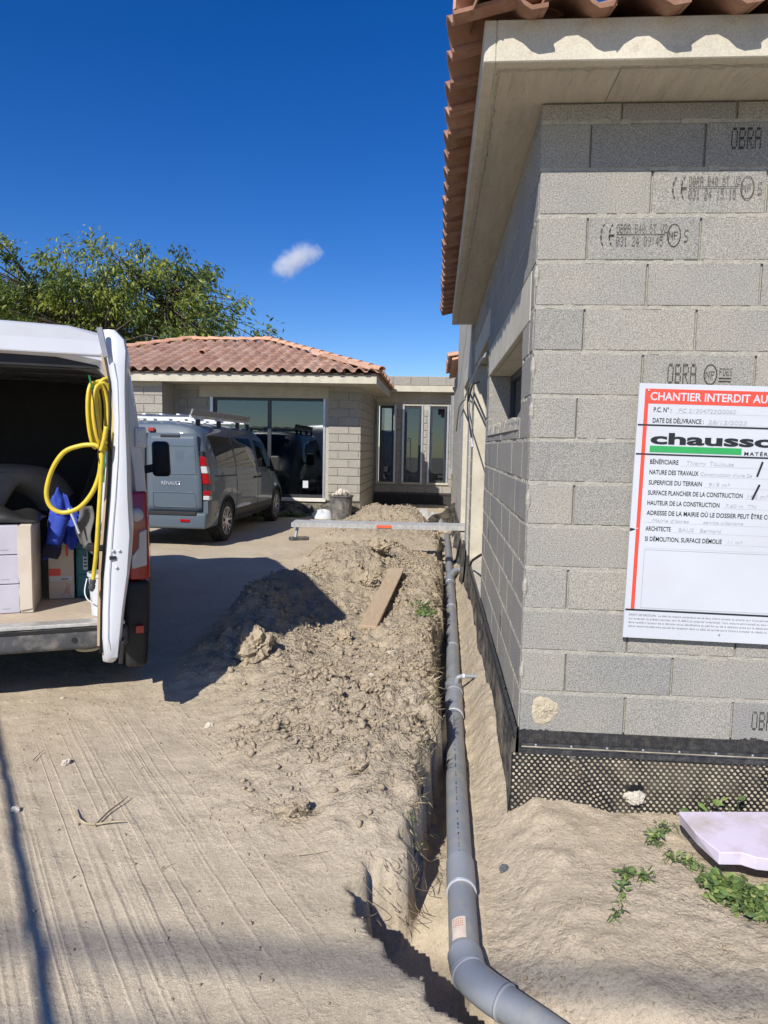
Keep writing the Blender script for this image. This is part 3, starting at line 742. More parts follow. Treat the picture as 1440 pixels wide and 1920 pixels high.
for k in range(18):
    a = k / 18 * 2 * math.pi; rr = .030 * (1 + .3 * math.sin(2 * a) + random.uniform(-.2, .2)); pts.append((.905 + rr * 1.15 * math.cos(a), mb(.905, .105) - .002, .105 + rr * math.sin(a)))
G(B0).prism(pts, (0, .004, 0)).build('torn_hole', simple('hole_black', (.004, .004, .004), .9), house)
g = G(B0)
def msd(u, v):
    y = 3.085 + (YE - 3.085) * u; z = .326 - .52 * v
    return (WX - .012 - .05 * v * v - .012 * math.sin(y * 2.3 + v * 3) * v - .01 * math.sin(y * 7.1) * v, y, z)
g.grid(msd, 90, 10); g.build('footing_membrane', MEMB, house, smooth=True)
# ------------------------------------------------------------------ tall volume behind the eaves
def far_block_wall():
    k = N('far_block_wall'); sp = k.n('ShaderNodeSeparateXYZ'); k.l(k.P(), sp.inputs[0])
    cb = k.n('ShaderNodeCombineXYZ'); k.l(k.math('ADD', sp.outputs[1], sp.outputs[0]), cb.inputs[0]); k.l(k.math('SUBTRACT', sp.outputs[2], .345), cb.inputs[1])
    br = k.n('ShaderNodeTexBrick'); k.l(cb.outputs[0], br.inputs['Vector'])
    for nm, v in (('Color1', (.40, .385, .34, 1)), ('Color2', (.45, .43, .375, 1)), ('Mortar', (.52, .49, .41, 1))): br.inputs[nm].default_value = v
    br.inputs['Scale'].default_value = 1; br.inputs['Brick Width'].default_value = .453; br.inputs['Row Height'].default_value = .1905; br.inputs['Mortar Size'].default_value = .008
    c = k.mix(.5, br.outputs['Color'], k.ramp(k.noise(3, 5), [(.3, .38), (.7, .62)]), 'OVERLAY'); c = k.mix(.5, c, k.ramp(k.noise(120, 3), [(.3, .38), (.7, .62)]), 'OVERLAY')
    return k.done(c, .95, k.bump(br.outputs['Fac'], -.3, .006), spec=.15)
FARW = far_block_wall()
TX = .372; T0, T1 = YE + .03, 14.4; BT = Vector((TX, T0, 0))
tall = thing('tall_block_house', 'taller grey block storey rising behind the near tiled eaves', 'house', BT)
D2 = (8.95, 10.55, .44, 2.46)
g = G(BT)
for y0, y1, z0, z1 in ((T0, D2[0], -.2, 6.0), (D2[0], D2[1], -.2, D2[2]), (D2[0], D2[1], D2[3], 6.0), (D2[1], T1, -.2, 6.0)): g.box(TX, TX + .25, y0 + .0004, y1 - .0004, z0, z1)
g.build('side_wall', FARW, tall)
g = G(BT); g.box(TX + .2505, 6, T0, T0 + .2, 3.3, 6.0); g.box(TX + .2505, 6, T1 - .2, T1, -.2, 6.0); g.box(TX + .26, 6, T0 + .2, T1 - .2, 5.8, 5.99); g.box(5.8, 6, T0 + .201, T1 - .201, 0, 5.8); g.build('inner_walls', FARW, tall)
G(BT).box(TX - .002, TX + .26, D2[0] - .15, D2[1] + .15, D2[3] + .001, D2[3] + .22).build('lintel', CONC, tall, bevel=.004)
G(BT).box(TX - .001, TX + .28, D2[1] - .02, D2[1] + .003, D2[2], D2[3] - .001).build('door_jamb', CONC, tall)
G(BT).box(TX - .03, TX + .3, D2[0] + .003, D2[1] - .022, D2[2] - .06, D2[2] + .004).build('door_sill', CONC, tall)
G(BT).box(TX + .18, TX + .2, D2[0] + .003, D2[1] - .023, D2[2] + .006, D2[3] - .004).build('door_panel', DARKF, tall)
g = G(BT); pts = [(TX - .004, YE + .15 + t * .9, 3.35 - t * 1.05 + random.uniform(-.02, .02)) for t in [k / 14 for k in range(15)]]
g.tube([(TX - .001, 8.7 + k * .11 + random.uniform(-.01, .01), 3.5 - k * .02) for k in range(50)], [random.uniform(.001, .006) for _ in range(50)], 4); g.build('mortar_smear', MORT, tall)
g = G(BT)
g.grid(lambda u, v: (TX - .012 - .05 * v * v - .02 * math.sin(u * 23) * v, T0 - .06 + (T1 - T0 + .06) * u, .40 - .62 * v), 60, 8); g.build('footing_membrane', MEMB, tall, smooth=True)
G(BT).box(TX - .026, TX - .004, T0 + .1, T1, .39, .43).build('membrane_profile', PROF, tall)
# low continuation up to the recess with a strip of clay roof
BLc = Vector((TX, T1, 0))
low = thing('low_block_wing', 'low block wing with a sliver of red tiles behind the tall storey', 'house', BLc)
G(BLc).box(TX + .03, 5.5, T1 + .01, 19.6, -.2, 3.3).build('wall', FARW, low)
g = G(BLc); g.hexa([(TX - .12, T1 + .02, 3.32), (5, T1 + .02, 4.4), (5, 18.4, 4.4), (TX - .12, 18.4, 3.32), (TX - .12, T1 + .02, 3.36), (5, T1 + .02, 4.45), (5, 18.4, 4.45), (TX - .12, 18.4, 3.36)])
lr = g.build('roof', RIDGE, low)
for c in range(3):
    for k in range(14): place(TILE_ME, 'tile', lr, BLc, (TX - .20 + c * .34, T1 + .2 + k * PT, 3.38 + c * .34 * .227), (0, -1, 0), (.975, 0, .222), (-.222, 0, .975))

# ------------------------------------------------------------------ far wing with the big sliding window
W0 = Vector((-4.2, 15.6, 0)); WR, WYF = -1.68, 15.6
wing = thing('tiled_wing', 'low block wing with hipped clay tile roof and a big sliding window', 'house', W0)
WW = (-5.0, -2.47, .40, 2.60)
SZ = 2.86; EV = 14.5
g = G(W0)
for x0, x1, z0, z1 in ((-9.2, WW[0], -.2, SZ), (WW[0], WW[1], -.2, WW[2]), (WW[0], WW[1], WW[3], SZ), (WW[1], WR - .02, -.2, SZ)): g.box(x0 + .0004, x1 - .0004, WYF + .02, WYF + .22, z0, z1)
wfw = g.build('front_wall', MORT, wing)
zb = .345
lay(wfw, W0, (WW[1] + .07, WYF, 0), (1, 0, 0), (0, 1, 0), WR - WW[1] - .07, 13, zb, PIT, BL * .98, (), BLKF, vj=.012, hj=.018, beds=False)
lay(wfw, W0, (-5.8, WYF, 0), (1, 0, 0), (0, 1, 0), WW[0] - .06 + 5.8, 13, zb, PIT, BL * .98, (), BLKF, vj=.012, hj=.018, beds=False)
G(W0).box(WW[0] - .3, WW[1] + .066, WYF - .003, WYF + .03, WW[3] + .002, SZ - .002).build('lintel', CONC, wing)
# right return wall
g = G(W0); g.box(WR - .22, WR - .02, WYF + .2205, 19.3, -.2, SZ); wrw = g.build('return_wall', MORT, wing)
lay(wrw, W0, (WR, WYF + .031, 0), (0, 1, 0), (-1, 0, 0), 3.5, 13, zb, PIT, BL, (), BLKF, vj=.012, hj=.018, beds=False)
# projecting pier on the left
g = G(W0); g.box(-8.6, -5.87, 14.87, WYF + .01, -.2, SZ); wp = g.build('pier', MORT, wing)
lay(wp, W0, (-8.55, 14.85, 0), (1, 0, 0), (0, 1, 0), 2.70, 13, zb, PIT, BL, (), BLKF, vj=.012, hj=.018, beds=False)
# other walls
g = G(W0); g.box(-9.4, -9.2, WYF, 21, -.2, SZ); g.box(-9.2, WR - .23, 20.8, 21, -.2, SZ); g.box(-9.2, WR - .23, WYF + .23, 20.8, .3, .38); g.build('inner_walls', DARKIN, wing)
# plinth: bitumen band and membrane
G(W0).box(-9, WR - .005, WYF + .002, WYF + .019, -.2, zb + .015).build('bitumen_band', BITU, wing)
g = G(W0); g.grid(lambda u, v: (-5.8 + 4.13 * u, WYF - .012 - .02 * v - .01 * math.sin(u * 30) * v, .31 - .36 * v), 40, 4); g.build('footing_membrane', MEMB, wing)
# sliding window
g = G(W0); a, b = WYF + .07, WYF + .14
g.box(WW[0] + .002, WW[0] + .06, a, b, WW[2], WW[3]); g.box(WW[0] + .06, WW[1] - .05, a, b, WW[3] - .06, WW[3] - .002); g.box(WW[0] + .06, WW[1] - .05, a, b, WW[2] + .002, WW[2] + .07); g.box(-3.78, -3.70, a + .01, b - .01, WW[2] + .07, WW[3] - .06)
sw_ = g.build('window', DARKF, wing)
G(W0).box(WW[1] - .048, WW[1] - .002, WYF + .0, WYF + .15, WW[2] + .005, WW[3] - .004).build('frame_edge', ALUF, sw_)
G(W0).box(WW[0] - .062, WW[0] + .0, WYF - .004, WYF + .05, WW[2], WW[3]).build('frame_edge', ALUF, sw_)
for x0, x1 in ((WW[0] + .06, -3.78), (-3.70, WW[1] - .05)): G(W0).box(x0, x1, WYF + .10, WYF + .108, WW[2] + .07, WW[3] - .06).build('pane', PANE, sw_)
G(W0).box(WW[0], WW[1] + .03, WYF - .06, WYF + .16, WW[2] - .075, WW[2] - .002).build('window_sill', simple('pale_sill', (.62, .60, .55), .8), wing, bevel=.006)
G(W0).box(-2.98, -2.86, WYF + .096, WYF + .0985, .62, .78).build('sticker', SIGNW, sw_)
# eaves and roof
ER, EL_ = -1.17, -9.75
g = G(W0); g.box(EL_ + .12, ER - .12, EV + .14, WYF + .25, SZ + .001, SZ + .02); g.box(WR - .3, ER - .12, WYF + .2505, 19.0, SZ + .001, SZ + .02); g.build('soffit_board', SOFF, wing)
G(W0).box(EL_ + .1, ER - .1, EV + .10, EV + .139, SZ - .012, SZ + .16).build('fascia', CONC, wing)
G(W0).box(ER - .139, ER - .1, EV + .1392, 19.0, SZ - .012, SZ + .16).build('fascia', CONC, wing)
REZ = SZ + .185; DH = 3.6; RX1, RX0 = -4.32, -6.5
g = G(W0); z0 = REZ - .012; ry = EV + DH; rz = z0 + SL * DH
e = [g.pt(p) for p in ((EL_ + .05, EV + .05, z0), (ER - .05, EV + .05, z0), (ER - .05, EV + 2 * DH, z0), (EL_ + .05, EV + 2 * DH, z0))]; r0 = g.pt((RX0, ry, rz)); r1 = g.pt((RX1, ry, rz))
g.face(e[::-1]); g.face((e[0], e[1], r1, r0)); g.face((e[1], e[2], r1)); g.face((e[2], e[3], r0, r1)); g.face((e[3], e[0], r0))
wr_ = g.build('roof', simple('roof_underlay_far', (.30, .20, .14), .9), wing)
PF = .262; nr = 11
for c in range(nr):
    t = c * .345 * ca; y = EV + t; f = t / DH
    xl, xr = EL_ + (RX0 - EL_) * f, ER + (RX1 - ER) * f
    k = 0; x = ER - .14
    while x > max(xl + .1, -8.4):
        if x < xr - .05: place(TILE_ME, 'tile', wr_, W0, (x, y, REZ + c * .345 * sa), (1, 0, 0), (0, ca, sa), (0, -sa, ca), .008)
        x -= PF
sr = SL * DH / (ER - RX1); cr_ = 1 / math.sqrt(1 + sr * sr); sr_ = sr * cr_
for c in range(5):
    t = c * .345 * cr_; y = EV + .15
    while y < 18.6:
        if (y - EV) > t * DH / (ER - RX1) + .03: place(TILE_ME, 'tile', wr_, W0, (ER - t, y, REZ + c * .345 * sr_), (0, 1, 0), (-cr_, 0, sr_), (sr_, 0, cr_), .008)
        y += PF
ridge_line(wr_, W0, (ER + .02, EV - .02, REZ + .05), (RX1 + .05, ry, rz + .09), .4)
ridge_line(wr_, W0, (RX0 + .2, ry, rz + .085), (RX1, ry, rz + .085), .4)
ridge_line(wr_, W0, (EL_ + .6, EV + .55, REZ + .06 + .16), (RX0, ry, rz + .09), .4)
place(RIDGE_ME, 'vent_tile', wr_, W0, (-5.45, EV + 1.7, REZ + SL * 1.7 + .05), (1, 0, 0), (0, ca, sa), (0, -sa, ca))

# ------------------------------------------------------------------ link between the wings, with three slim windows
L0 = Vector((-.6, 19, 0)); LY = 19.0; LX0, LX1 = WR + .005, .40
link = thing('flat_roofed_link', 'flat roofed block link with three slim upright windows between the wings', 'house', L0)
SW = [(-1.60, -1.13), (-.92, -.41), (-.24, .27)]; wz0, wz1 = .63, 2.66
edges = [LX0] + [q for s in SW for q in s] + [LX1]
g = G(L0)
for i in range(0, len(edges) - 1, 2): g.box(edges[i], edges[i + 1], LY + .02, LY + .22, -.2, 3.0)
for s in SW: g.box(s[0] + .0004, s[1] - .0004, LY + .02, LY + .22, -.2, wz0); g.box(s[0] + .0004, s[1] - .0004, LY + .02, LY + .22, wz1, 3.0)
lw = g.build('front_wall', MORT, link)
lay(lw, L0, (LX0 + .002, LY, 0), (1, 0, 0), (0, 1, 0), LX1 - LX0 - .004, 12, zb, PIT, BL, [(s[0] - LX0 - .03, s[1] - LX0 + .03, wz0, 2.74) for s in SW] + [(0, 2.2, 2.74, 3.0)], BLKF, vj=.012, hj=.018, beds=False)
G(L0).box(LX0 + .03, LX1, LY - .004, LY + .02, 2.742, 2.999).build('lintel', CONC, link)
for s in SW:
    g = G(L0); a, b = LY + .02, LY + .09
    g.box(s[0] + .05, s[1] - .05, a + .02, b, wz1 - .07, wz1 - .003); g.box(s[0] + .05, s[1] - .05, a + .02, b, wz0 + .003, wz0 + .06); g.box(s[0] + .05, s[0] + .10, a + .02, b, wz0 + .06, wz1 - .07); g.box(s[1] - .10, s[1] - .05, a + .02, b, wz0 + .06, wz1 - .07)
    wn = g.build('window', DARKF, link)
    for x0 in (s[0] - .02, s[1] - .03): G(L0).box(x0, x0 + .05, LY - .02, LY + .06, wz0 + .001, wz1 + .03).build('frame_edge', ALUF, wn)
    G(L0).box(s[0] + .10, s[1] - .10, LY + .06, LY + .067, wz0 + .06, wz1 - .07).build('pane', PANE, wn)
    if s[0] < -.5: G(L0).box((s[0] + s[1]) / 2 - .05, (s[0] + s[1]) / 2 + .05, LY + .054, LY + .057, .9, 1.04).build('sticker', simple('grey_label', (.25, .26, .27), .6), wn)
    else: G(L0).box(s[0] + .12, s[1] - .14, LY + .3, LY + .5, .3, .98).build('sacks_inside', SIGNW, wn)
    G(L0).box(s[0] - .04, s[1] + .04, LY - .03, LY + .1, wz0 - .05, wz0 - .001).build('window_sill', CONC, link)
G(L0).box(LX0 + .02, LX1 + .3, LY - .34, LY + .25, 3.002, 3.16).build('beam', CONC, link, bevel=.005)
g = G(L0); g.box(LX0 + .02, LX1 + .3, LY - .30, LY + .2, 3.161, 3.40); pw = g.build('parapet', MORT, link)
lay(pw, L0, (LX0 + .03, LY - .32, 0), (1, 0, 0), (0, 1, 0), LX1 - LX0 - .03, 1, 3.165, .235, BL, (), BLKF, vj=.012, beds=False)
g = G(L0); g.box(-1.6, .6, LY + .23, 23, 3.0, 3.1); g.box(-1.8, .6, 22.8, 23, -.2, 3.0); g.box(-1.6, .6, LY + .24, 22.8, .2, .28); g.build('inner_walls', DARKIN, link)
G(L0).box(LX0 + .01, LX1, LY + .003, LY + .019, -.2, .40).build('bitumen_band', BITU, link)
G(L0).box(LX0 + .01, LX1, LY - .02, LY + .0, .30, .36).build('membrane_profile', PROF, link)

# ------------------------------------------------------------------ tree behind the wing
def leaf_mat():
    k = N('tree_leaf'); oi = k.n('ShaderNodeAttribute', attribute_name='tint')
    c = k.ramp(oi.outputs['Fac'], [(0., (.035, .065, .016)), (.4, (.11, .16, .03)), (.7, (.24, .285, .042)), (1., (.42, .42, .07))])
    t = k.t; tl = k.n('ShaderNodeBsdfTranslucent'); k.l(c, tl.inputs[0]); mx = k.n('ShaderNodeMixShader'); mx.inputs[0].default_value = .3
    k.done(c, .42, spec=.45); k.l(k.b.outputs[0], mx.inputs[1]); k.l(tl.outputs[0], mx.inputs[2]); k.l(mx.outputs[0], k.out.inputs[0]); return k.mat
LEAF = leaf_mat(); BARK = simple('bark', (.10, .08, .06), .9, .3, 12, .8, 25)
def leaves(name, pts, dirs, size, mat, parent, off, tint, aspect=.42):
    n = len(pts); V = np.zeros((n, 6, 3)); P = np.array(pts) - np.array(off); Dv = np.array(dirs); Dv /= np.linalg.norm(Dv, axis=1)[:, None]
    up = RNG.normal(size=(n, 3)); up[:, 2] += 1.1; S = np.cross(Dv, up); S /= np.linalg.norm(S, axis=1)[:, None] + 1e-9; U = np.cross(S, Dv)
    sz = size * RNG.uniform(.4, 1.45, n)[:, None]
    w = sz * aspect / 2
    V[:, 0] = P; V[:, 1] = P + Dv * sz * .4 + S * w - U * sz * .04; V[:, 2] = P + Dv * sz - U * sz * .22; V[:, 3] = P + Dv * sz * .4 - S * w - U * sz * .04; V[:, 4] = P + Dv * sz * .42 + U * sz * .05; V[:, 5] = P
    idx = np.arange(n)[:, None] * 6; F = np.concatenate([idx + np.array([[0, 1, 4]]), idx + np.array([[1, 2, 4]]), idx + np.array([[4, 2, 3]]), idx + np.array([[0, 4, 3]])], 0)
    me = bpy.data.meshes.new(name); me.vertices.add(n * 6); me.vertices.foreach_set('co', V.ravel()); me.loops.add(F.size); me.loops.foreach_set('vertex_index', F.ravel())
    me.polygons.add(len(F)); me.polygons.foreach_set('loop_start', np.arange(len(F)) * 3); me.polygons.foreach_set('loop_total', np.full(len(F), 3)); me.update()
    at_ = me.attributes.new('tint', 'FLOAT', 'POINT'); at_.data.foreach_set('value', np.repeat(tint, 6)); me.materials.append(mat)
    return put(name, me, parent)
def make_tree(name, label, base, crown, R, ncl, per, seed, size=.2):
    rg = random.Random(seed); t = thing(name, label, 'tree', base); g = G(base); B = Vector(base); C = Vector(crown)
    fork = B.lerp(C, .34); g.tube(smoothpath([B, B.lerp(fork, .5) + Vector((.12, .05, 0)), fork], 4), [.30, .28, .26, .25, .24, .23, .22, .21, .20], 9)
    hubs = []
    for k in range(11):
        a = k / 11 * 6.283 + rg.uniform(-.25, .25); q = C + Vector((math.cos(a) * R[0] * rg.uniform(.2, .55), math.sin(a) * R[1] * rg.uniform(.2, .55), R[2] * rg.uniform(-.5, .35)))
        g.tube(smoothpath([fork, fork.lerp(q, .5) + Vector((rg.uniform(-.4, .4), rg.uniform(-.4, .4), .25)), q], 4), [.13, .12, .11, .10, .09, .08, .07, .06, .05], 6); hubs.append(q)
    bumps = [(Vector((rg.gauss(0, 1), rg.gauss(0, 1), rg.gauss(.3, .8))).normalized(), rg.uniform(-.42, .34)) for _ in range(30)]
    pts, dirs, tint = [], [], []
    for k in range(ncl):
        d = Vector((rg.gauss(0, 1), rg.gauss(0, 1), rg.gauss(.15, .9))).normalized(); f = 1 + sum(a * max(0, d.dot(n) - .75) * 4 for n, a in bumps); rad = rg.random() ** .42
        q = C + Vector((d.x * R[0], d.y * R[1], d.z * R[2])) * (f * rad)
        if q.z < 2.4: continue
        h = min(hubs, key=lambda p: (p - q).length); m_ = h.lerp(q, .55) + Vector((rg.uniform(-.25, .25), rg.uniform(-.25, .25), rg.uniform(-.05, .3))); g.tube([h, m_, q], [.035, .022, .008], 4)
        tn = rg.uniform(.15, .8); sp = rg.uniform(.16, .33); od = (q - C).normalized()
        for j in range(int(per * rg.uniform(.5, 1.4))):
            o_ = Vector((rg.gauss(0, sp), rg.gauss(0, sp), rg.gauss(0, sp * .62))); pts.append(q + o_); dirs.append((od.x * .5 + rg.gauss(0, .45), od.y * .5 + rg.gauss(0, .45), -.4 + rg.gauss(0, .5))); tint.append(min(1, max(0, tn + rg.gauss(0, .14))))
    g.build('trunk', BARK, t, smooth=True)
    leaves('crown', pts, dirs, size, LEAF, t, base, np.array(tint), .36); return t
make_tree('broadleaf_tree', 'broad green leafy tree rising behind the tiled roof', (-11.4, 25, 0), (-11.7, 25, 5.9), (4.7, 4.0, 2.6), 430, 85, 5, .19)
make_tree('broadleaf_tree', 'darker leafy tree standing behind the white van at the frame edge', (-20.0, 28, 0), (-19.6, 28, 6.0), (4.6, 4.2, 2.9), 240, 70, 9)

# small cloud, real vapour far away
def cloud():
    c = at(552, 488, Y=420); g = G(c); R = (19.5, 13, 14.0)
    g.grid(lambda u, v: (c.x + R[0] * math.cos(u * 6.2832) * math.sin(v * math.pi), c.y + R[1] * math.sin(u * 6.2832) * math.sin(v * math.pi), c.z + R[2] * math.cos(v * math.pi)), 16, 8)
    k = N('cloud_vapour'); t = k.t; t.nodes.remove(k.b); tc = k.n('ShaderNodeTexCoord'); mp = k.n('ShaderNodeMapping'); mp.inputs['Rotation'].default_value = (0, math.radians(28), 0); k.l(tc.outputs['Object'], mp.inputs[0])
    ln = k.n('ShaderNodeVectorMath', operation='MULTIPLY'); ln.inputs[1].default_value = (1 / 19., 1 / 11, 1 / 8.0); k.l(mp.outputs[0], ln.inputs[0]); le = k.n('ShaderNodeVectorMath', operation='LENGTH'); k.l(ln.outputs[0], le.inputs[0])
    f = k.noise(.12, 7, .68, vec=tc.outputs['Object'], dist=.4); d = k.math('SUBTRACT', k.math('MULTIPLY', f, 2.1), k.math('ADD', le.outputs['Value'], .12))
    d = k.math('MULTIPLY', k.math('MAXIMUM', d, 0.), .16)
    vol = k.n('ShaderNodeVolumePrincipled'); vol.inputs['Color'].default_value = (.97, .98, 1, 1); vol.inputs['Anisotropy'].default_value = .0; k.l(d, vol.inputs['Density']); k.l(vol.outputs[0], k.out.inputs['Volume'])
    o = g.build('cloud', k.mat); o.location = c; tag(o, 'small wispy white cloud alone in the blue sky', 'cloud')
cloud()
SC.cycles.volume_step_rate = 1.0; SC.cycles.volume_max_steps = 128; SC.cycles.volume_bounces = 2
# ------------------------------------------------------------------ text helper
TMP = bpy.data.scenes.new('scratch')
def text(name, s, mat, parent, origin, size, width=None, bold=0., shear=0, xd=(1, 0, 0), zd=(0, 0, 1), depth=.0006, space=1.0, upright=True):
    cu = bpy.data.curves.new(name, 'FONT'); cu.body = s; cu.size = 1; cu.offset = bold; cu.shear = shear; cu.extrude = 0; cu.space_character = space; cu.resolution_u = 3
    ob = bpy.data.objects.new(name, cu); TMP.collection.objects.link(ob); TMP.view_layers[0].update(); dg = TMP.view_layers[0].depsgraph
    me = bpy.data.meshes.new_from_object(ob.evaluated_get(dg)); bpy.data.objects.remove(ob); bpy.data.curves.remove(cu)
    xs = [v.co.x for v in me.vertices]; x0, x1 = min(xs), max(xs); sx = (width / (x1 - x0)) if width else size; cap = size / .73 if upright else size
    xd, zd = Vector(xd), Vector(zd); nd = xd.cross(zd)
    for v in me.vertices: v.co = Vector(origin) + xd * ((v.co.x - x0) * sx) + zd * (v.co.y * cap) - nd * 0
    me.materials.clear(); me.materials.append(mat); return put(name, me, parent)

def boolean_cut(o, cutters):
    dgl = []
    for c in cutters:
        md = o.modifiers.new('cut', 'BOOLEAN'); md.operation = 'DIFFERENCE'; md.object = c; md.solver = 'EXACT'
    dg = bpy.context.evaluated_depsgraph_get(); me = bpy.data.meshes.new_from_object(o.evaluated_get(dg)); o.modifiers.clear(); old = o.data; o.data = me; bpy.data.meshes.remove(old)
    for c in cutters: bpy.data.objects.remove(c)
    me.polygons.foreach_set('use_smooth', [True] * len(me.polygons)); me.set_sharp_from_angle(angle=math.radians(32))

def wheel(parent, c, side, R=.325, w=.21, cap=True):
    """c: hub centre on the outer face; side +1 right, -1 left"""
    c = Vector(c); ax = Vector((side, 0, 0)); g = G()
    g.disc_ring(c - ax * w, ax, [(R * .62, 0), (R * .93, .0), (R, .03), (R, w - .035), (R * .95, w - .008), (R * .70, w), (R * .68, w - .02)], 32)
    ty = g.build('wheel', RUB, parent, smooth=True, auto=40)
    G().disc_ring(c - ax * .10, ax, [(R * .66, 0), (R * .675, .09), (R * .64, .085), (R * .60, .03), (R * .2, .02)], 28).build('rim_barrel', simple('rim_dark', (.05, .05, .055), .5) if 'rim_dark' not in MATS else MATS['rim_dark'], ty, smooth=True, auto=35)
    g = G()
    for k in range(6):
        a = k * math.pi / 3 + .3
        for da in (-.13, .13):
            p = Vector((0, math.cos(a + da * .5), math.sin(a + da * .5))); q = Vector((0, math.cos(a + da * 1.6), math.sin(a + da * 1.6)))
            g.bar(c - ax * .03 + p * R * .12, c - ax * .022 + q * R * .63, .022, .035, up=ax)
    g.disc_ring(c - ax * .05, ax, [(R * .2, 0), (R * .2, .03), (R * .15, .042)], 16)
    g.build('rim', RIM, ty)
    g = G(); g.disc_ring(c - ax * .03, ax, [(R * .68, 0), (R * .69, .028), (R * .64, .03), (R * .63, .0)], 28); g.build('rim_lip', RIM, ty, smooth=True, auto=35)
    return ty

# ------------------------------------------------------------------ dark grey van
hd = math.atan2(-.10, 3.2)
TV = Vector((-4.35, 10.42, 0))
van = thing('grey_van', 'dark grey panel van with roof rack parked before the tiled wing', 'van', TV, hd)
LEN = 4.9
def top_z(y):
    return np.interp(y, [0, .04, .10, .22, 2.9, 3.25, 3.6, 4.05, 4.35, 4.72, 4.86, 4.9], [1.62, 1.80, 1.875, 1.91, 1.91, 1.86, 1.70, 1.32, 1.12, .98, .78, .62])
def half_w(zf, y):
    w = np.interp(zf, [0, .06, .16, .40, .58, .78, .90, .955, .985, 1.], [.89, .945, .965, .965, .935, .865, .79, .70, .56, .30])
    nose = 1 - .16 * max(0, (y - 4.0) / .9) ** 2.2
    rear = 1 - .025 * max(0, (.12 - y) / .12) ** 2
    return w * nose * rear
ZB = .30
ZF = [0, .06, .12, .18, .26, .34, .42, .50, .58, .66, .74, .80, .86, .90, .93, .955, .975, .99, 1.]
ST = [0, .03, .08, .16, .3, .6, .9, 1.2, 1.5, 1.8, 2.1, 2.4, 2.7, 2.9, 3.1, 3.3, 3.5, 3.7, 3.9, 4.1, 4.3, 4.45, 4.6, 4.72, 4.82, 4.88, 4.9]
def side_x(y, z, off=0):
    t = top_z(y); return half_w((z - ZB) / (t - ZB), y) + off
g = G(); ring = []
for y in ST:
    t = top_z(y); row = []
    for zf in ZF: row.append(g.pt((half_w(zf, y), y, ZB + zf * (t - ZB))))
    for zf in ZF[::-1]: row.append(g.pt((-half_w(zf, y), y, ZB + zf * (t - ZB))))
    ring.append(row)
n = len(ring[0])
for a, b in zip(ring[:-1], ring[1:]):
    for k in range(n): g.face((a[k], a[(k + 1) % n], b[(k + 1) % n], b[k]))
def cap(row):
    h = n // 2
    for k in range(h - 1): g.face((row[k], row[k + 1], row[n - 2 - k], row[n - 1 - k]))
cap(ring[0]); cap(ring[-1])
body = g.build('body', GREYP, van, smooth=True)
RW, FW = .86, 3.98
cuts = []
for y in (RW, FW):
    gc = G(); gc.disc_ring((-1.1, y, .335), (1, 0, 0), [(.405, 0), (.405, 2.2)], 28); oc = gc.build('cutter', BLACKP, van); cuts.append(oc)
bpy.context.view_layer.update(); boolean_cut(body, cuts)
G().box(-.80, .80, .2, 4.6, .26, .7).build('underbody', BLACKP, van)
for y in (RW, FW):
    for s in (1, -1):
        wheel(van, (s * .955, y, .335), s, .335, .22)
        g = G(); a0 = []
        for k in range(15):
            a = math.radians(-8 + 196 * k / 14); a0.append((s * (side_x(y, .62) - .10 + .004), y + .405 * math.cos(a), .335 + .405 * math.sin(a)))
        g.tube([(s * (min(side_x(p[1], max(p[2], .31)), .968) + .001), p[1], p[2]) for p in a0], .016, 6); g.build('arch_trim', BLACKP, van, smooth=True)
def patch(name, poly, mat, off=.003, nu=8, side=1, parent=None):
    """panel lying on the flank: poly = 4 corners (y,z) bl, br, tr, tl"""
    g = G()
    def fn(u, v):
        y = (poly[0][0] * (1 - u) + poly[1][0] * u) * (1 - v) + (poly[3][0] * (1 - u) + poly[2][0] * u) * v
        z = (poly[0][1] * (1 - u) + poly[1][1] * u) * (1 - v) + (poly[3][1] * (1 - u) + poly[2][1] * u) * v
        return (side * side_x(y, z, off), y, z)
    g.grid(fn, nu, 8); return g.build(name, mat, parent or van, smooth=True)
def seam(pts, r=.006, side=1, mat=None, nm='door_seam'):
    g = G(); out = []
    for a, b in zip(pts[:-1], pts[1:]):
        for k in range(6): out.append((a[0] + (b[0] - a[0]) * k / 6, a[1] + (b[1] - a[1]) * k / 6))
    out.append(pts[-1]); g.tube([(side * side_x(y, z, .0), y, z) for y, z in out], r, 5); g.build(nm, mat or BLACKP, van)
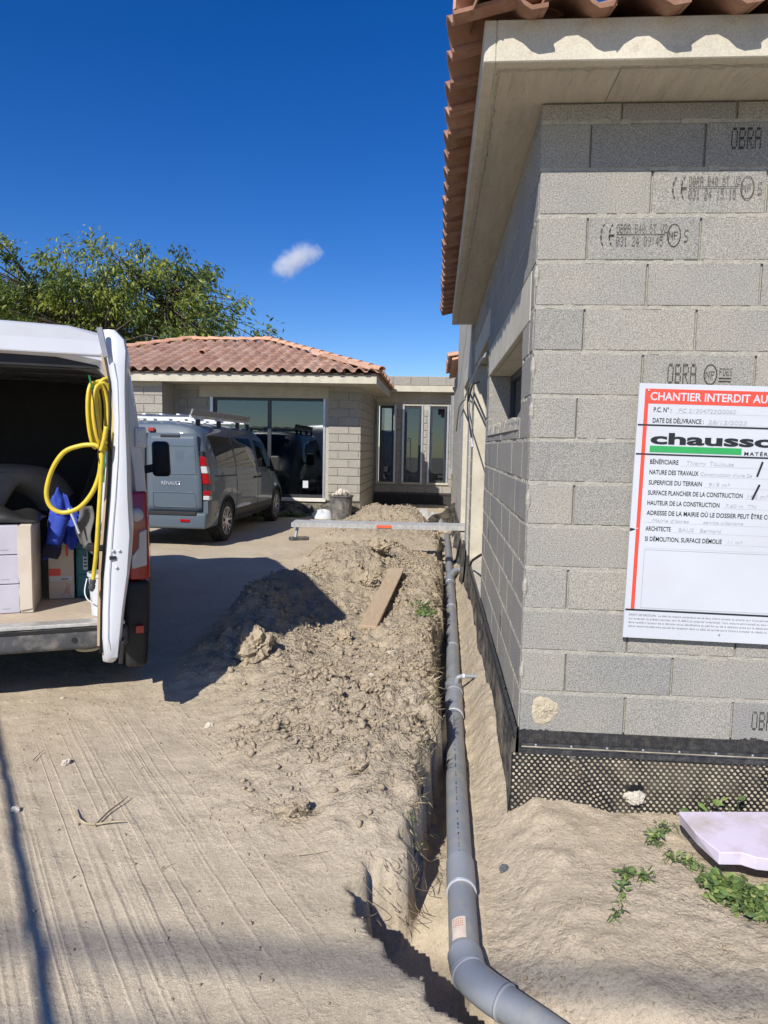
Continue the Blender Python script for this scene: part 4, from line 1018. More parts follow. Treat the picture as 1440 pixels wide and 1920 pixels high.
for s in (1, -1):
    patch('side_window', [(.42, 1.20), (1.30, 1.19), (1.30, 1.68), (.34, 1.70)], PANEL, .004, 10, s)
    patch('side_window', [(1.40, 1.19), (2.50, 1.17), (2.46, 1.67), (1.40, 1.68)], PANEL, .004, 10, s)
    patch('front_window', [(2.66, 1.16), (3.66, 1.14), (3.22, 1.62), (2.66, 1.66)], PANEL, .004, 10, s)
    patch('sill_cladding', [(1.30, .31), (3.50, .31), (3.50, .50), (1.30, .50)], BLACKP, .005, 10, s)
    seam([(1.33, .45), (1.35, 1.15), (1.33, 1.74)], .005, s); seam([(2.57, .38), (2.60, 1.12), (2.57, 1.70)], .006, s); seam([(3.62, .55), (3.70, 1.05), (3.30, 1.60)], .005, s)
    seam([(.30, 1.08), (1.32, 1.06)], .011, s, nm='slide_rail')
    for y in (2.44, 2.72):
        g = G(); x = side_x(y, .98); g.box(s * x - .004, s * x + .03, y - .085, y + .085, .965, .995) if s > 0 else g.box(-x - .03, -x + .004, y - .085, y + .085, .965, .995); g.build('door_handle', BLACKP, van, bevel=.006)
    g = G(); x = side_x(3.32, 1.18); g.hexa([(s * (x + .05), 3.30, 1.06), (s * (x + .25), 3.28, 1.06), (s * (x + .25), 3.38, 1.06), (s * (x + .05), 3.40, 1.06), (s * (x + .05), 3.30, 1.36), (s * (x + .24), 3.28, 1.36), (s * (x + .24), 3.38, 1.36), (s * (x + .05), 3.40, 1.36)])
    mi = g.build('mirror', BLACKP, van, bevel=.03, seg=2); G().bar((s * (x - .03), 3.36, 1.12), (s * (x + .08), 3.35, 1.14), .05, .05).build('mirror_arm', BLACKP, mi)
# windscreen, headlights
g = G(); g.grid(lambda u, v: ((-.70 + 1.4 * u) * (1 - .1 * (1 - v)) * (1.0 if v < .5 else 1), 3.33 + (1 - v) * .66 + .012, float(top_z(3.33 + (1 - v) * .66)) + .006 - .08 * (abs(u - .5) * 2) ** 3), 10, 6); g.build('windscreen', PANEL, van, smooth=True)
for s in (1, -1): G().disc_ring((s * .62, 4.70, .82), (s * .25, 1, .25), [(.16, 0), (.15, .07), (.05, .09)], 14).build('headlight', CLEAR, van, smooth=True)
# rear: doors, lights, bumper, lettering
def rear_y(z): return float(np.interp(z, [.3, .62 + 1.0, 1.80, 1.875], [0, 0, .04, .10]))
for x0, x1 in ((.018, .86), (-.86, -.018)):
    g = G(); zs_ = [.56, .8, 1.0, 1.2, 1.4, 1.58, 1.70]
    def fn(u, v, x0=x0, x1=x1):
        z = .56 + 1.16 * v; sx = 1 - .10 * max(0, (z - 1.0) / .75); y = -.014 - .016 * math.sin(v * math.pi) ** .6
        x = x0 + (x1 - x0) * u; x = x * (1 if abs(x) < .1 else sx)
        return (x, y + rear_y(z) * .9, z)
    g.grid(fn, 10, 14); rd = g.build('rear_door', GREYP, van, smooth=True)
    m_ = rd.modifiers.new('t', 'SOLIDIFY'); m_.thickness = .025; m_.offset = -1 if False else 0
    # pressed panel outlines
    for zz, hh in ((.62, .22), (1.12, .42)):
        g = G(); xa, xb = x0 + .10 * (x1 - x0), x0 + .90 * (x1 - x0); q = [(xa, zz), (xb, zz), (xb - .03 * (1 if x1 > 0 else -1), zz + hh), (xa, zz + hh), (xa, zz)]
        pts_ = []
        for a, b in zip(q[:-1], q[1:]):
            for k in range(8):
                x, z = a[0] + (b[0] - a[0]) * k / 8, a[1] + (b[1] - a[1]) * k / 8; v = (z - .56) / 1.16; pts_.append((x, -.030 - .016 * math.sin(v * math.pi) ** .6 + .004, z))
        g.tube(pts_, .009, 6, closed=True); g.build('pressed_line', GREYP, rd, smooth=True)
G().box(-.012, .012, -.02, .02, .56, 1.72).build('door_gap', BLACKP, van)
text('lettering', 'RENAULT', ALUF, van, (.24, -.052, .955), .055, .30, bold=.02)
for s in (1, -1):
    g = G(); x = .865
    def lamp(z0, z1, mat, nm, par):
        g = G(); xa0, xa1 = side_x(.05, z0), side_x(.05, z1)
        g.hexa([(s * (xa0 - .085), -.02, z0), (s * (xa0 + .004), .0, z0), (s * (xa0 + .010), .10, z0), (s * (xa0 - .085), .05, z0), (s * (xa1 - .085), -.02 + rear_y(z1), z1), (s * (xa1 + .004), .0 + rear_y(z1), z1), (s * (xa1 + .010), .10, z1), (s * (xa1 - .085), .05, z1)])
        return g.build(nm, mat, par, bevel=.008)
    tl = lamp(.72, 1.46, GREYP if False else BLACKP, 'tail_light', van)
    for z0, z1, mt in ((1.24, 1.38, RED), (1.13, 1.235, CLEAR), (.97, 1.125, RED), (.80, .87, RED), (.73, .795, CLEAR)):
        q = lamp(z0, z1, mt, 'lens', tl); q.scale = (1.006, 1.0, 1.0); q.location = (0, -.008, 0)
G().box(.02, .12, -.02, .03, 1.745, 1.80).build('brake_light', RED, van, bevel=.01)
g = G(); g.hexa([(-.93, -.09, .30), (.93, -.09, .30), (.955, .42, .30), (-.955, .42, .30), (-.95, -.10, .54), (.95, -.10, .54), (.972, .42, .54), (-.972, .42, .54)])
bp = g.build('bumper', GREYP, van, bevel=.035, seg=3, smooth=True, auto=40)
G().box(-.80, .80, -.115, -.085, .50, .56).build('bumper_step', BLACKP, bp, bevel=.012)
for s in (1, -1): G().box(s * .62 - .07, s * .62 + .07, -.112, -.08, .41, .445).build('reflector', RED, bp)
G().box(.22, .52, -.036, -.01, 1.66, 1.70).build('handle_bar', BLACKP, van, bevel=.008)
# roof rack with side board
rk = G()
for x in (-.62, .62): rk.bar((x, .15, 1.985), (x, 3.0, 1.985), .04, .04)
rko = rk.build('roof_rack', ALU, van)
for y in (.35, 1.3, 2.3, 2.9): G().bar((-.70, y, 1.96), (.70, y, 1.96), .06, .03).build('cross_bar', simple('white_bar', (.75, .76, .78), .4) if 'white_bar' not in MATS else MATS['white_bar'], rko)
for y in (.35, 1.3, 2.3, 2.9):
    for x in (-.66, .66): G().box(x - .03, x + .03, y - .03, y + .03, 1.80, 1.955).build('rack_foot', BLACKP, rko)
G().hexa([(.62, .12, 2.006), (.65, .12, 2.006), (.65, 3.05, 2.006), (.62, 3.05, 2.006), (.65, .12, 2.095), (.68, .12, 2.09), (.68, 3.05, 2.09), (.65, 3.05, 2.095)]).build('side_board', simple('rack_grey', (.22, .225, .23), .5), rko, bevel=.004)
for k in range(4): G().bar((-.45 + k * .27, .3, 2.015), (-.45 + k * .27, 2.95, 2.015), .05, .02).build('rack_slat', MATS['white_bar'], rko)

# ------------------------------------------------------------------ white van, rear doors open
VA = math.radians(24); VC, VS = math.cos(VA), math.sin(VA)
WVo = Vector((-1.80 - 1.0 * VC, 4.35 - 1.0 * VS, 0))
wv = thing('white_van', 'white panel van with its rear doors open and cargo inside', 'van', WVo, VA)
def loc(p):   # world -> van frame
    d = Vector(p) - WVo; return Vector((d.x * VC + d.y * VS, -d.x * VS + d.y * VC, d.z))
def vpt(px, py, yl):
    """van-frame point seen at a pixel on the plane y=yl of the van"""
    o = loc(CAM); d = ray(px, py); d = Vector((d.x * VC + d.y * VS, -d.x * VS + d.y * VC, d.z)); t = (yl - o.y) / d.y; return o + d * t
PROFW = [(.93, .42), (.985, .60), (1.0, .85), (.99, 1.15), (.965, 1.5), (.92, 1.85), (.89, 2.05), (.86, 2.16), (.78, 2.25), (.55, 2.295), (0, 2.305)]
def vring(sc_w, sc_z, inset):
    r = [(max(0, w * sc_w - inset), z) for w, z in PROFW]; return r
g = G(); rings = []
def add_ring(y, inset, zlow, zmax, wsc=1):
    row = []; pr = []
    for w, z in PROFW:
        f = (z - .42) / (2.305 - .42); zz = zlow + f * (zmax - zlow); pr.append((max(0, w * wsc - inset), zz))
    for w, z in pr: row.append(g.pt((w, y, z)))
    for w, z in pr[-2::-1]: row.append(g.pt((-w, y, z)))
    return row
sta = [(4.95, .30, .60, .82), (4.8, .30, .95, .92), (4.3, .30, 1.12, .97), (4.05, .30, 1.35, .98), (3.5, .32, 1.98, .99), (3.2, .36, 2.23, 1.), (2.9, .40, 2.295, 1.), (1.5, .42, 2.305, 1.), (.15, .42, 2.305, 1.), (.03, .42, 2.29, .995), (0, .42, 2.27, .985)]
R_ = [add_ring(y, 0, zl, zm, ws) for y, zl, zm, ws in sta]
R_ += [add_ring(0, .045, .46, 2.13, .985), add_ring(.05, .07, .48, 2.10, .985), add_ring(.06, .075, .48, 2.09, .985), add_ring(2.85, .075, .48, 2.14, .985)]
n = len(R_[0])
for a, b in zip(R_[:-1], R_[1:]):
    for k in range(n - 1): g.face((a[k], a[k + 1], b[k + 1], b[k]))
    # lower side between the two flanks
g.face(R_[0])
wb = g.build('body', WHITE, wv, smooth=True, auto=38)
G().box(-.93, .93, .02, 2.86, .43, .49).build('load_floor', PLYF, wv)
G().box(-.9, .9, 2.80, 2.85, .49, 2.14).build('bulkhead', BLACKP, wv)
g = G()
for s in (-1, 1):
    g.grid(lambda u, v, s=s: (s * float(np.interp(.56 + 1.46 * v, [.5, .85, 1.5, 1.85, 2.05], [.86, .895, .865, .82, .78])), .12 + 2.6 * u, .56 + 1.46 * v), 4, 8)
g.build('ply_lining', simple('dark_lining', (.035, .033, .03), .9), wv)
for y in (.25, .7, 1.15, 1.6): G().box(-.76, .76, y, y + .05, 2.055, 2.075).build('roof_rib', BLACKP, wv)
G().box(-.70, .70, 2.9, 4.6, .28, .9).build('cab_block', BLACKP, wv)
G().box(-.93, .93, .3, 4.4, .30, .419).build('underbody', BLACKP, wv)
# rear header, pillars, bumper
G().hexa([(-.86, -.012, 2.105), (.86, -.012, 2.105), (.86, .045, 2.12), (-.86, .045, 2.12), (-.80, .004, 2.225), (.80, .004, 2.225), (.80, .045, 2.24), (-.80, .045, 2.24)]).build('rear_header', WHITE, wv, bevel=.012, seg=2)
G().box(-.80, .80, .046, .07, 2.035, 2.098).build('door_seal', BLACKP, wv)
g = G(); g.hexa([(-.86, -.12, .325), (.86, -.12, .325), (.86, .10, .325), (-.86, .10, .325), (-.86, -.105, .462), (.86, -.105, .462), (.86, .10, .462), (-.86, .10, .462)])
wbp = g.build('bumper', GREYPL, wv, bevel=.03, seg=3, smooth=True, auto=40)
G().box(-.84, .84, -.10, .019, .464, .487).build('sill_plate', ALU, wv, bevel=.004)
G().box(-.84, .84, -.112, -.005, .44, .455).build('step_groove', BLACKP, wbp)
for x in (-.5, .12, .55): G().disc_ring((x, -.116, .39), (0, -1, 0), [(.016, 0), (.016, .006), (.008, .006)], 12).build('bumper_bolt', BLACKP, wbp)
q = vpt(165, 1218, -.05); G().tube(smoothpath([(q.x - .07, -.02, .345), (q.x - .06, -.06, .318), (q.x, -.07, .31), (q.x + .06, -.06, .318), (q.x + .07, -.02, .345)], 4), .012, 6).build('towing_eye', simple('brassy', (.45, .40, .25), .5), wbp)
for s in (1, -1):
    g = G(); g.hexa([(s * .84, -.10, .18), (s * .965, -.09, .18), (s * .985, .34, .18), (s * .84, .34, .18), (s * .84, -.06, .72), (s * .992, -.04, .72), (s * 1.012, .30, .72), (s * .84, .30, .72)]); bc = g.build('bumper_corner', BLACKP, wv, bevel=.03, seg=3, smooth=True, auto=40)
    G().box(min(s * .90, s * .95), max(s * .90, s * .95), -.105, -.07, .40, .45).build('reflector', RED, bc, bevel=.004)
    g = G(); g.hexa([(s * .865, -.045, .725), (s * .993, -.03, .725), (s * 1.012, .17, .725), (s * .865, .05, .725), (s * .865, -.03, 1.28), (s * .978, -.014, 1.29), (s * .990, .12, 1.27), (s * .865, .05, 1.28)]); tl = g.build('tail_light', RED, wv, bevel=.018, seg=3, smooth=True, auto=40)
    g = G(); g.disc_ring((s * .915, -.042, 1.14), (0, -1, .05), [(.045, 0), (.043, .012), (.02, .02)], 18); g.build('round_lens', CLEAR, tl, smooth=True)
    g = G(); g.prism([(s * .885, -.058, .80), (s * .975, -.049, .82), (s * .975, -.040, 1.05), (s * .93, -.044, 1.03), (s * .925, -.047, .93), (s * .885, -.050, .88)], (0, .02, 0)); g.build('clear_lens', CLEAR, tl, bevel=.005)
    for y in (.72, 4.0): wheel(wv, (s * .985, y, .335), s, .335, .21)
    # hinge plate on the pillar
    for z in (1.62,):
        g = G(); xx = s * float(np.interp(z, [.6, 1.15, 1.5, 1.85], [.985, .985, .962, .915])); g.box(xx - .035, xx + .035, -.022, .0, z - .065, z + .065); hg = g.build('hinge', WHITE, wv, bevel=.012, seg=2)
        for dz in (-.035, .035): G().disc_ring((xx, -.022, z + dz), (0, -1, 0), [(.012, 0), (.010, .007)], 10).build('hinge_bolt', ALUF, hg)
    # mirror on the cab door
    g = G(); xm = s * 1.0; g.hexa([(xm + s * .13, 3.72, 1.20), (xm + s * .33, 3.70, 1.20), (xm + s * .33, 3.82, 1.20), (xm + s * .13, 3.84, 1.20), (xm + s * .12, 3.72, 1.60), (xm + s * .31, 3.70, 1.60), (xm + s * .31, 3.82, 1.60), (xm + s * .12, 3.84, 1.60)])
    mi = g.build('mirror', BLACKP, wv, bevel=.045, seg=3, smooth=True, auto=40); G().bar((xm - s * .04, 3.78, 1.26), (xm + s * .16, 3.77, 1.30), .06, .09).build('mirror_arm', BLACKP, mi)
# doors
HING = loc((-1.97, 4.285, 0)); TIP = loc((-1.675, 3.58, 0))
def lean(z): return float(np.interp(z, [.40, .7, 1.0, 1.3, 1.6, 1.9, 2.1, 2.19], [-.075, -.07, -.055, -.025, .0, -.005, -.04, -.055]))
def make_door(h, t, side, with_panel):
    h, t = Vector((h.x, h.y, 0)), Vector((t.x, t.y, 0)); d = (t - h); L = d.length; d.normalize(); o = Vector((-d.y, d.x, 0)) * side   # outward
    g = G(); Z = [.40, .44, .55, .7, .9, 1.1, 1.3, 1.5, 1.7, 1.85, 1.98, 2.06, 2.12, 2.17]
    th = [.06, .085, .095, .11, .13, .13, .10, .08, .068, .07, .09, .11, .11, .07]
    wd = [.90, .97, 1, 1, 1, 1, 1, 1, 1, 1, 1, .985, .96, .93]
    rows = []
    for z, tk, wf_ in zip(Z, th, wd):
        ln = lean(z); e = L * wf_
        rows.append([g.pt(h + o * (ln) + Vector((0, 0, z))), g.pt(h + d * (e - .035) + o * (ln) + Vector((0, 0, z))), g.pt(h + d * (e - .012) + o * (ln + .018) + Vector((0, 0, z))), g.pt(h + d * e + o * (ln + tk * .55) + Vector((0, 0, z))), g.pt(h + d * (e - .004) + o * (ln + tk * .9) + Vector((0, 0, z))), g.pt(h + d * (e - .02) + o * (ln + tk) + Vector((0, 0, z))), g.pt(h + o * (ln + tk) + Vector((0, 0, z)))])
    m_ = len(rows[0])
    for a, b in zip(rows[:-1], rows[1:]):
        for k in range(m_): g.face((a[k], a[(k + 1) % m_], b[(k + 1) % m_], b[k]))
    g.face(rows[0][::-1]); g.face(rows[-1])
    dr = g.build('rear_door', WHITE, wv, smooth=True, auto=42)
    W_ = lambda u, off, z: h + d * (L * u) + o * (lean(z) - off) + Vector((0, 0, z))
    g = G(); g.grid(lambda u, v: W_(.06 + .86 * u, .012, .50 + 1.55 * v), 4, 12); pl = g.build('door_panel', PLY, dr); sd = pl.modifiers.new('s', 'SOLIDIFY'); sd.thickness = .014
    # latch, bolts and slot on the free edge, striker rod at the foot, hinge strap at the head
    E_ = lambda off, z: h + d * (L + .001) + o * (lean(z) + off) + Vector((0, 0, z))
    for off, z in ((.045, 1.02), (.075, 1.02), (.066, .93)): G().disc_ring(E_(off, z), d, [(.008, -.01), (.008, .004), (.004, .006)], 10).build('edge_bolt', ALUF, dr)
    G().bar(E_(.028, .985), E_(.06, .985), .018, .012, up=d).build('latch_slot', BLACKP, dr)
    G().bar(E_(.0, 2.02), E_(-.005, 2.17), .03, .02, up=d).build('lock_plate', simple('zinc', (.45, .45, .46), .4, metal=.7) if 'zinc' not in MATS else MATS['zinc'], dr, bevel=.004)
    b0 = E_(.05, .44); g = G(); g.hexa([b0 + o * .03 + Vector((0, 0, -.03)), b0 + o * .055 + Vector((0, 0, -.03)), b0 + o * .055 - d * .12 + Vector((0, 0, -.03)), b0 + o * .03 - d * .12 + Vector((0, 0, -.03)), b0 + o * .05 + Vector((0, 0, .09)), b0 + o * .066 + Vector((0, 0, .09)), b0 + o * .066 - d * .12 + Vector((0, 0, .09)), b0 + o * .05 - d * .12 + Vector((0, 0, .09))])
    g.build('foot_trim', BLACKP, dr, bevel=.004)
    g = G(); g.tube([W_(.05, .006, .47), W_(.95, .006, .47), W_(.955, .006, .9), W_(.955, .006, 1.4), W_(.955, .006, 1.9), W_(.93, .006, 2.09), W_(.05, .006, 2.09)], .008, 6); g.build('rubber_seal', BLACKP, dr, smooth=True)
    g = G(); g.tube([E_(.03, z) - d * .002 for z in (.5, .7, .9, 1.1, 1.3, 1.5, 1.7, 1.9, 2.0)], .0025, 5); g.build('edge_crease', WHITE, dr)
    return dr, W_, E_
door, WD, ED = make_door(HING, TIP, 1, True)
hl = Vector((-HING.x, HING.y, 0)); make_door(hl, hl + Vector((-.42, -.64, 0)), -1, True)
G().bar(WD(.80, .03, 1.03), WD(.93, .03, 1.03), .13, .035, up=(0, 0, 1)).build('inner_latch', BLACKP, door, bevel=.008)
G().bar(WD(.86, .03, .97), WD(.86, .03, 1.10), .05, .04).build('inner_handle', BLACKP, door, bevel=.006)
from mathutils import noise as mnoise
# ------------------------------------------------------------------ cargo in the white van (each piece its own thing)
def wpt(l): l = Vector(l); return Vector((WVo.x + l.x * VC - l.y * VS, WVo.y + l.x * VS + l.y * VC, l.z))
def vthing(name, label, cat, l, group=None): return thing(name, label, cat, wpt(l), VA, group)
FZ = .492
for k, lb in enumerate(('shade-tinted white carton at the bottom of the stack by the van sill', 'shade-tinted white carton in the middle of the stack by the van sill', 'shade-tinted white carton on top of the stack by the van sill')):
    t = vthing('carton', lb, 'box', (.03, .47, FZ + k * .188), 'shade-tinted white cartons stacked in the white van'); g = G(); g.box(-.20, .182, -.21, .21, .001, .184); b = g.build('case', CARDP, t, bevel=.004)
    G().box(-.06, -.01, -.212, -.2105, .02, .16).build('parcel_tape', CARDW, t); G().box(.08, .12, -.2125, -.2105, .03, .036).build('printed_mark', PEN, t)
t = vthing('cardboard_box', 'tall beige cardboard box with a torn flap in the white van', 'box', (.255, .47, FZ)); G().box(-.037, .035, -.22, .24, .001, .565).build('case', CARD, t, bevel=.004)
g = G(); zz = [.0, .02, .2, .4, .54, .555]
pts = [(-.044 + random.uniform(-.006, .006), -.226 - .01 * math.sin(k * 1.3), .02 + k * .06) for k in range(10)]
g.prism([(.03, -.224, .03)] + [(.03, -.224, .555)] + [(p[0], -.227, p[2]) for p in pts[::-1]], (0, -.005, 0)); g.build('torn_flap', CARD, t)
G().box(.0355, .0365, -.10, .05, .15, .42).build('printed_mark', CARDW, t)
t = vthing('cardboard_box', 'white cardboard box with red label standing in the white van', 'box', (.425, .83, FZ)); G().box(-.082, .08, -.2, .2, .001, .56).build('case', CARD, t, bevel=.004)
G().box(-.080, -.005, -.203, -.2005, .165, .215).build('red_label', SIGNR, t); G().box(-.075, .07, -.2035, -.2005, .13, .163).build('white_label', SIGNW, t)
for k in range(9): G().box(.0 + k * .005, .0025 + k * .005, -.2045, -.2036, .135, .148).build('bar_mark', PRT, t)
g = G()
for k in range(5): g.tube([(.0 + .012 * k, -.202, .02 + .02 * k), (.03, -.202, .05 + .015 * k), (.055, -.202, .02 + .018 * k)], .0016, 4)
g.build('printed_drawing', SIGNR, t); G().box(.03, .045, -.2025, -.2005, .30, .40).build('red_mark', SIGNR, t)
t = vthing('tool_case', 'teal plastic tool case beside the white cardboard box', 'case', (.56, .80, FZ)); g = G(); g.box(-.042, .04, -.17, .17, .001, .44); cb_ = g.build('shell', TEAL, t, bevel=.012, seg=2)
for z in (.12, .3): G().box(-.03, .03, -.178, -.168, z, z + .05).build('latch', TEAL, t, bevel=.004)
G().box(.005, .035, -.1745, -.1705, .20, .38).build('white_label', SIGNW, t); g = G()
for k in range(6): g.box(.010, .030, -.1755, -.1746, .22 + k * .024, .232 + k * .024)
g.build('printed_mark', PRT, t)
t = vthing('bucket', 'white plastic bucket standing at the van sill behind the open door', 'bucket', (.725, .10, FZ)); G().disc_ring((0, 0, .001), (0, 0, 1), [(.085, 0), (.10, .25), (.108, .25), (.108, .27), (.10, .272), (.098, .262), (.082, .02)], 24).build('tub', SIGNW, t, smooth=True, auto=35)
G().tube(smoothpath([(-.108, -.01, .235), (-.12, -.05, .15), (-.08, -.10, .10), (.02, -.115, .10), (.10, -.04, .23)], 6), .004, 6).build('handle', SIGNW, t)
# blue work jacket: draped cloth
def jacket():
    t = vthing('work_jacket', 'crumpled blue work jacket lying over the cardboard boxes', 'jacket', (.47, .60, 1.05)); n = 30
    def cloth(u, v, lobe):
        x = -.105 + .25 * u; w = (v - .3)
        z = .20 * math.exp(-((u - .28) / .26) ** 2 - ((v - .25) / .22) ** 2) + .05 * math.sin(u * 9 + v * 4) * .5 + .02
        y = -.03 + .22 * (.5 - v); 
        if v > .55: z -= (v - .55) * .52 * (1.1 - .5 * u); y = -.06 - .03 * math.sin(v * 7) - .03 * math.sin(u * 11)
        x += -.10 * max(0, v - .55); z += .022 * math.sin(u * 17 + v * 11) * math.sin(v * 13 + u * 3) + .012 * math.sin(u * 31 - v * 19); y += .018 * math.sin(u * 13 - v * 9)
        return (x, y, z)
    g = G(); g.grid(lambda u, v: cloth(u, v, 0), 30, 34); o = g.build('jacket_body', BLUEC, t, smooth=True); md = o.modifiers.new('s', 'SOLIDIFY'); md.thickness = .012
    g = G(); g.tube(smoothpath([(-.03, -.10, .02), (-.05, -.14, -.06), (-.075, -.145, -.15)], 6), [.05, .055, .052, .05, .05, .048, .05, .052, .05, .048, .045, .046, .05], 12); g.build('sleeve', BLUEC, t, smooth=True)
    g = G(); g.tube([(-.075, -.145, -.15), (-.085, -.148, -.20), (-.095, -.15, -.235)], [.054, .058, .05], 12); g.build('cuff', NAVY, t, smooth=True)
    g = G(); g.grid(lambda u, v: (.075 + .09 * u + .012 * math.sin(v * 8), -.10 - .02 * math.sin(u * 5 + v * 4), .10 - .34 * v * (.75 + .25 * u)), 8, 12); o = g.build('pale_lining', GREYC, t, smooth=True); o.modifiers.new('s', 'SOLIDIFY').thickness = .008
    G().tube(smoothpath([(.02, -.125, .09), (.05, -.14, .02), (.085, -.145, -.08)], 5), .008, 6).build('piping', SIGNW, t)
jacket()
t = vthing('jumble_of_bags', 'dark bag lying on top of the stacked cartons', 'bag', (.05, .50, 1.06)); g = G()
g.grid(lambda u, v: (-.24 + .52 * u, -.20 + .42 * v, .012 + .075 * abs(math.sin(u * math.pi)) ** .5 * abs(math.sin(v * math.pi)) ** .5 * (1 + .35 * math.sin(u * 12 + v * 5))), 18, 12); o = g.build('bag_cloth', BLACKP, t, smooth=True); o.modifiers.new('s', 'SOLIDIFY').thickness = .01
t = vthing('steel_strut', 'black slotted steel strut leaning inside the white van', 'strut', (.53, 1.0, FZ)); a, b = Vector((-.05, .0, .42)), Vector((.16, .1, 1.06)); G().bar(a, b, .035, .05).build('channel', BLACKP, t, bevel=.003)
for k in range(4): G().bar(a.lerp(b, .15 + k * .22) + Vector((0, -.027, 0)), a.lerp(b, .2 + k * .22) + Vector((0, -.027, 0)), .012, .004, up=(0, 1, 0)).build('slot', simple('slot_black', (.003, .003, .003), .9) if 'slot_black' not in MATS else MATS['slot_black'], t)
# person bending inside the van
def person():
    t = vthing('person', 'person in a grey shirt bending over inside the dark van', 'person', (.35, 1.3, FZ))
    O_ = Vector((.35, 1.3, FZ)); J = {'pel': ((.40, 1.32, 1.02), .15), 'sp': ((.27, 1.18, 1.28), .15), 'ch': ((.10, 1.06, 1.40), .165), 'nk': ((-.07, .98, 1.36), .065), 'hd': ((-.17, .93, 1.30), .095), 'hd2': ((-.25, .89, 1.24), .085),
      'sr': ((.08, .92, 1.34), .08), 'er': ((-.02, .86, 1.10), .05), 'wr': ((-.12, .80, .93), .034), 'hr': ((-.16, .78, .87), .035), 'sl': ((.0, 1.20, 1.36), .075), 'el': ((-.14, 1.12, 1.14), .048), 'wl': ((-.2, .98, .98), .034), 'hl': ((-.22, .94, .92), .035),
      'hpr': ((.40, 1.20, .98), .10), 'kr': ((.36, .95, .78), .068), 'ar': ((.42, 1.22, .56), .045), 'fr': ((.40, 1.06, .525), .035), 'hpl': ((.40, 1.44, .98), .10), 'kl': ((.30, 1.24, .78), .068), 'al': ((.42, 1.50, .56), .045), 'fl': ((.38, 1.34, .525), .035)}
    E_ = [('pel', 'sp'), ('sp', 'ch'), ('ch', 'nk'), ('nk', 'hd'), ('hd', 'hd2'), ('ch', 'sr'), ('sr', 'er'), ('er', 'wr'), ('wr', 'hr'), ('ch', 'sl'), ('sl', 'el'), ('el', 'wl'), ('wl', 'hl'), ('pel', 'hpr'), ('hpr', 'kr'), ('kr', 'ar'), ('ar', 'fr'), ('pel', 'hpl'), ('hpl', 'kl'), ('kl', 'al'), ('al', 'fl')]
    nm = list(J); me = bpy.data.meshes.new('body'); me.from_pydata([tuple(Vector(J[k][0]) - O_) for k in nm], [(nm.index(a), nm.index(b)) for a, b in E_], [])
    o = put('body', me, t); o.modifiers.new('k', 'SKIN'); sv = me.skin_vertices[0].data
    for i, k in enumerate(nm): sv[i].radius = (J[k][1], J[k][1]); sv[i].use_root = (k == 'pel')
    o.modifiers.new('s', 'SUBSURF').levels = 2; bpy.context.view_layer.update(); dg = bpy.context.evaluated_depsgraph_get(); m2 = bpy.data.meshes.new_from_object(o.evaluated_get(dg)); o.modifiers.clear(); o.data = m2
    zone = {k: 0 for k in nm}
    for k in ('hpr', 'kr', 'ar', 'hpl', 'kl', 'al', 'pel'): zone[k] = 1
    for k in ('wr', 'hr', 'wl', 'hl', 'hd2', 'nk'): zone[k] = 2
    for k in ('fr', 'fl', 'hd'): zone[k] = 3
    m2.materials.clear()
    for q in (GREYC, NAVY, SKIN, HAIR): m2.materials.append(q)
    P = [(Vector(J[k][0]) - O_, zone[k], J[k][1]) for k in nm]
    for p in m2.polygons:
        c = p.center; p.material_index = min(P, key=lambda q: (q[0] - c).length - q[2])[1]; p.use_smooth = True
    # five fingers on each hand
    for h, w_ in (('hr', 'wr'), ('hl', 'wl')):
        a = Vector(J[h][0]) - O_; d = (a - (Vector(J[w_][0]) - O_)).normalized(); s = d.cross(Vector((0, 1, 0))).normalized()
        g = G()
        for k, (off, L) in enumerate(((-.026, .06), (-.009, .072), (.009, .068), (.026, .055))):
            b = a + s * off + d * .02; g.tube([b, b + d * L * .5, b + d * L * .8 + Vector((.012, 0, 0)), b + d * L + Vector((.026, 0, 0))], [.009, .009, .008, .006], 7)
        b = a - s * .03 - d * .01; g.tube([b, b - s * .025 + d * .02, b - s * .028 + d * .048], [.011, .010, .007], 7); g.build('fingers', SKIN, t, smooth=True)
person()

# ------------------------------------------------------------------ yellow hose on the door
hose = thing('garden_hose', 'yellow garden hose coiled on the inside of the open van door', 'hose', at(190, 760, Y=3.64)); HO = hose.location
rg = random.Random(3); YH = 3.60
for k in range(6):
    g = G(HO); cx = -1.75 + .012 * (k - 2.5); aa = .012 + .007 * (k % 3) + .002 * k; top = 1.90 + rg.uniform(-.015, .02); bot = 1.56 + rg.uniform(-.02, .015); yy = YH + .016 * (k % 3) - .01
    path = []
    for j in range(28):
        a = j / 28 * 2 * math.pi; zz = (top + bot) / 2 + (top - bot) / 2 * math.cos(a); pinch = .45 + .55 * max(0, (zz - bot) / (top - bot)) ** .8
        path.append((cx + aa * math.sin(a) * pinch * 1.5 + .05 * (1.75 - zz) * .3, yy + .04 * math.sin(a), zz))
    g.tube(path, .0095, 9, closed=True); g.build('coil', YEL, hose, smooth=True)
P_ = lambda px, py, Y=3.58: at(px, py, Y=Y)
g = G(HO); g.tube(smoothpath([P_(196, 815), P_(190, 838, 3.56), P_(176, 834, 3.55), P_(150, 836, 3.54), P_(120, 848, 3.53), P_(98, 880, 3.53), P_(87, 922, 3.53), P_(95, 950, 3.53), P_(118, 961, 3.54), P_(148, 952, 3.55), P_(172, 925, 3.56), P_(186, 890, 3.57), P_(190, 850, 3.585)], 8), .0118, 10); g.build('loose_loop', YEL, hose, smooth=True)
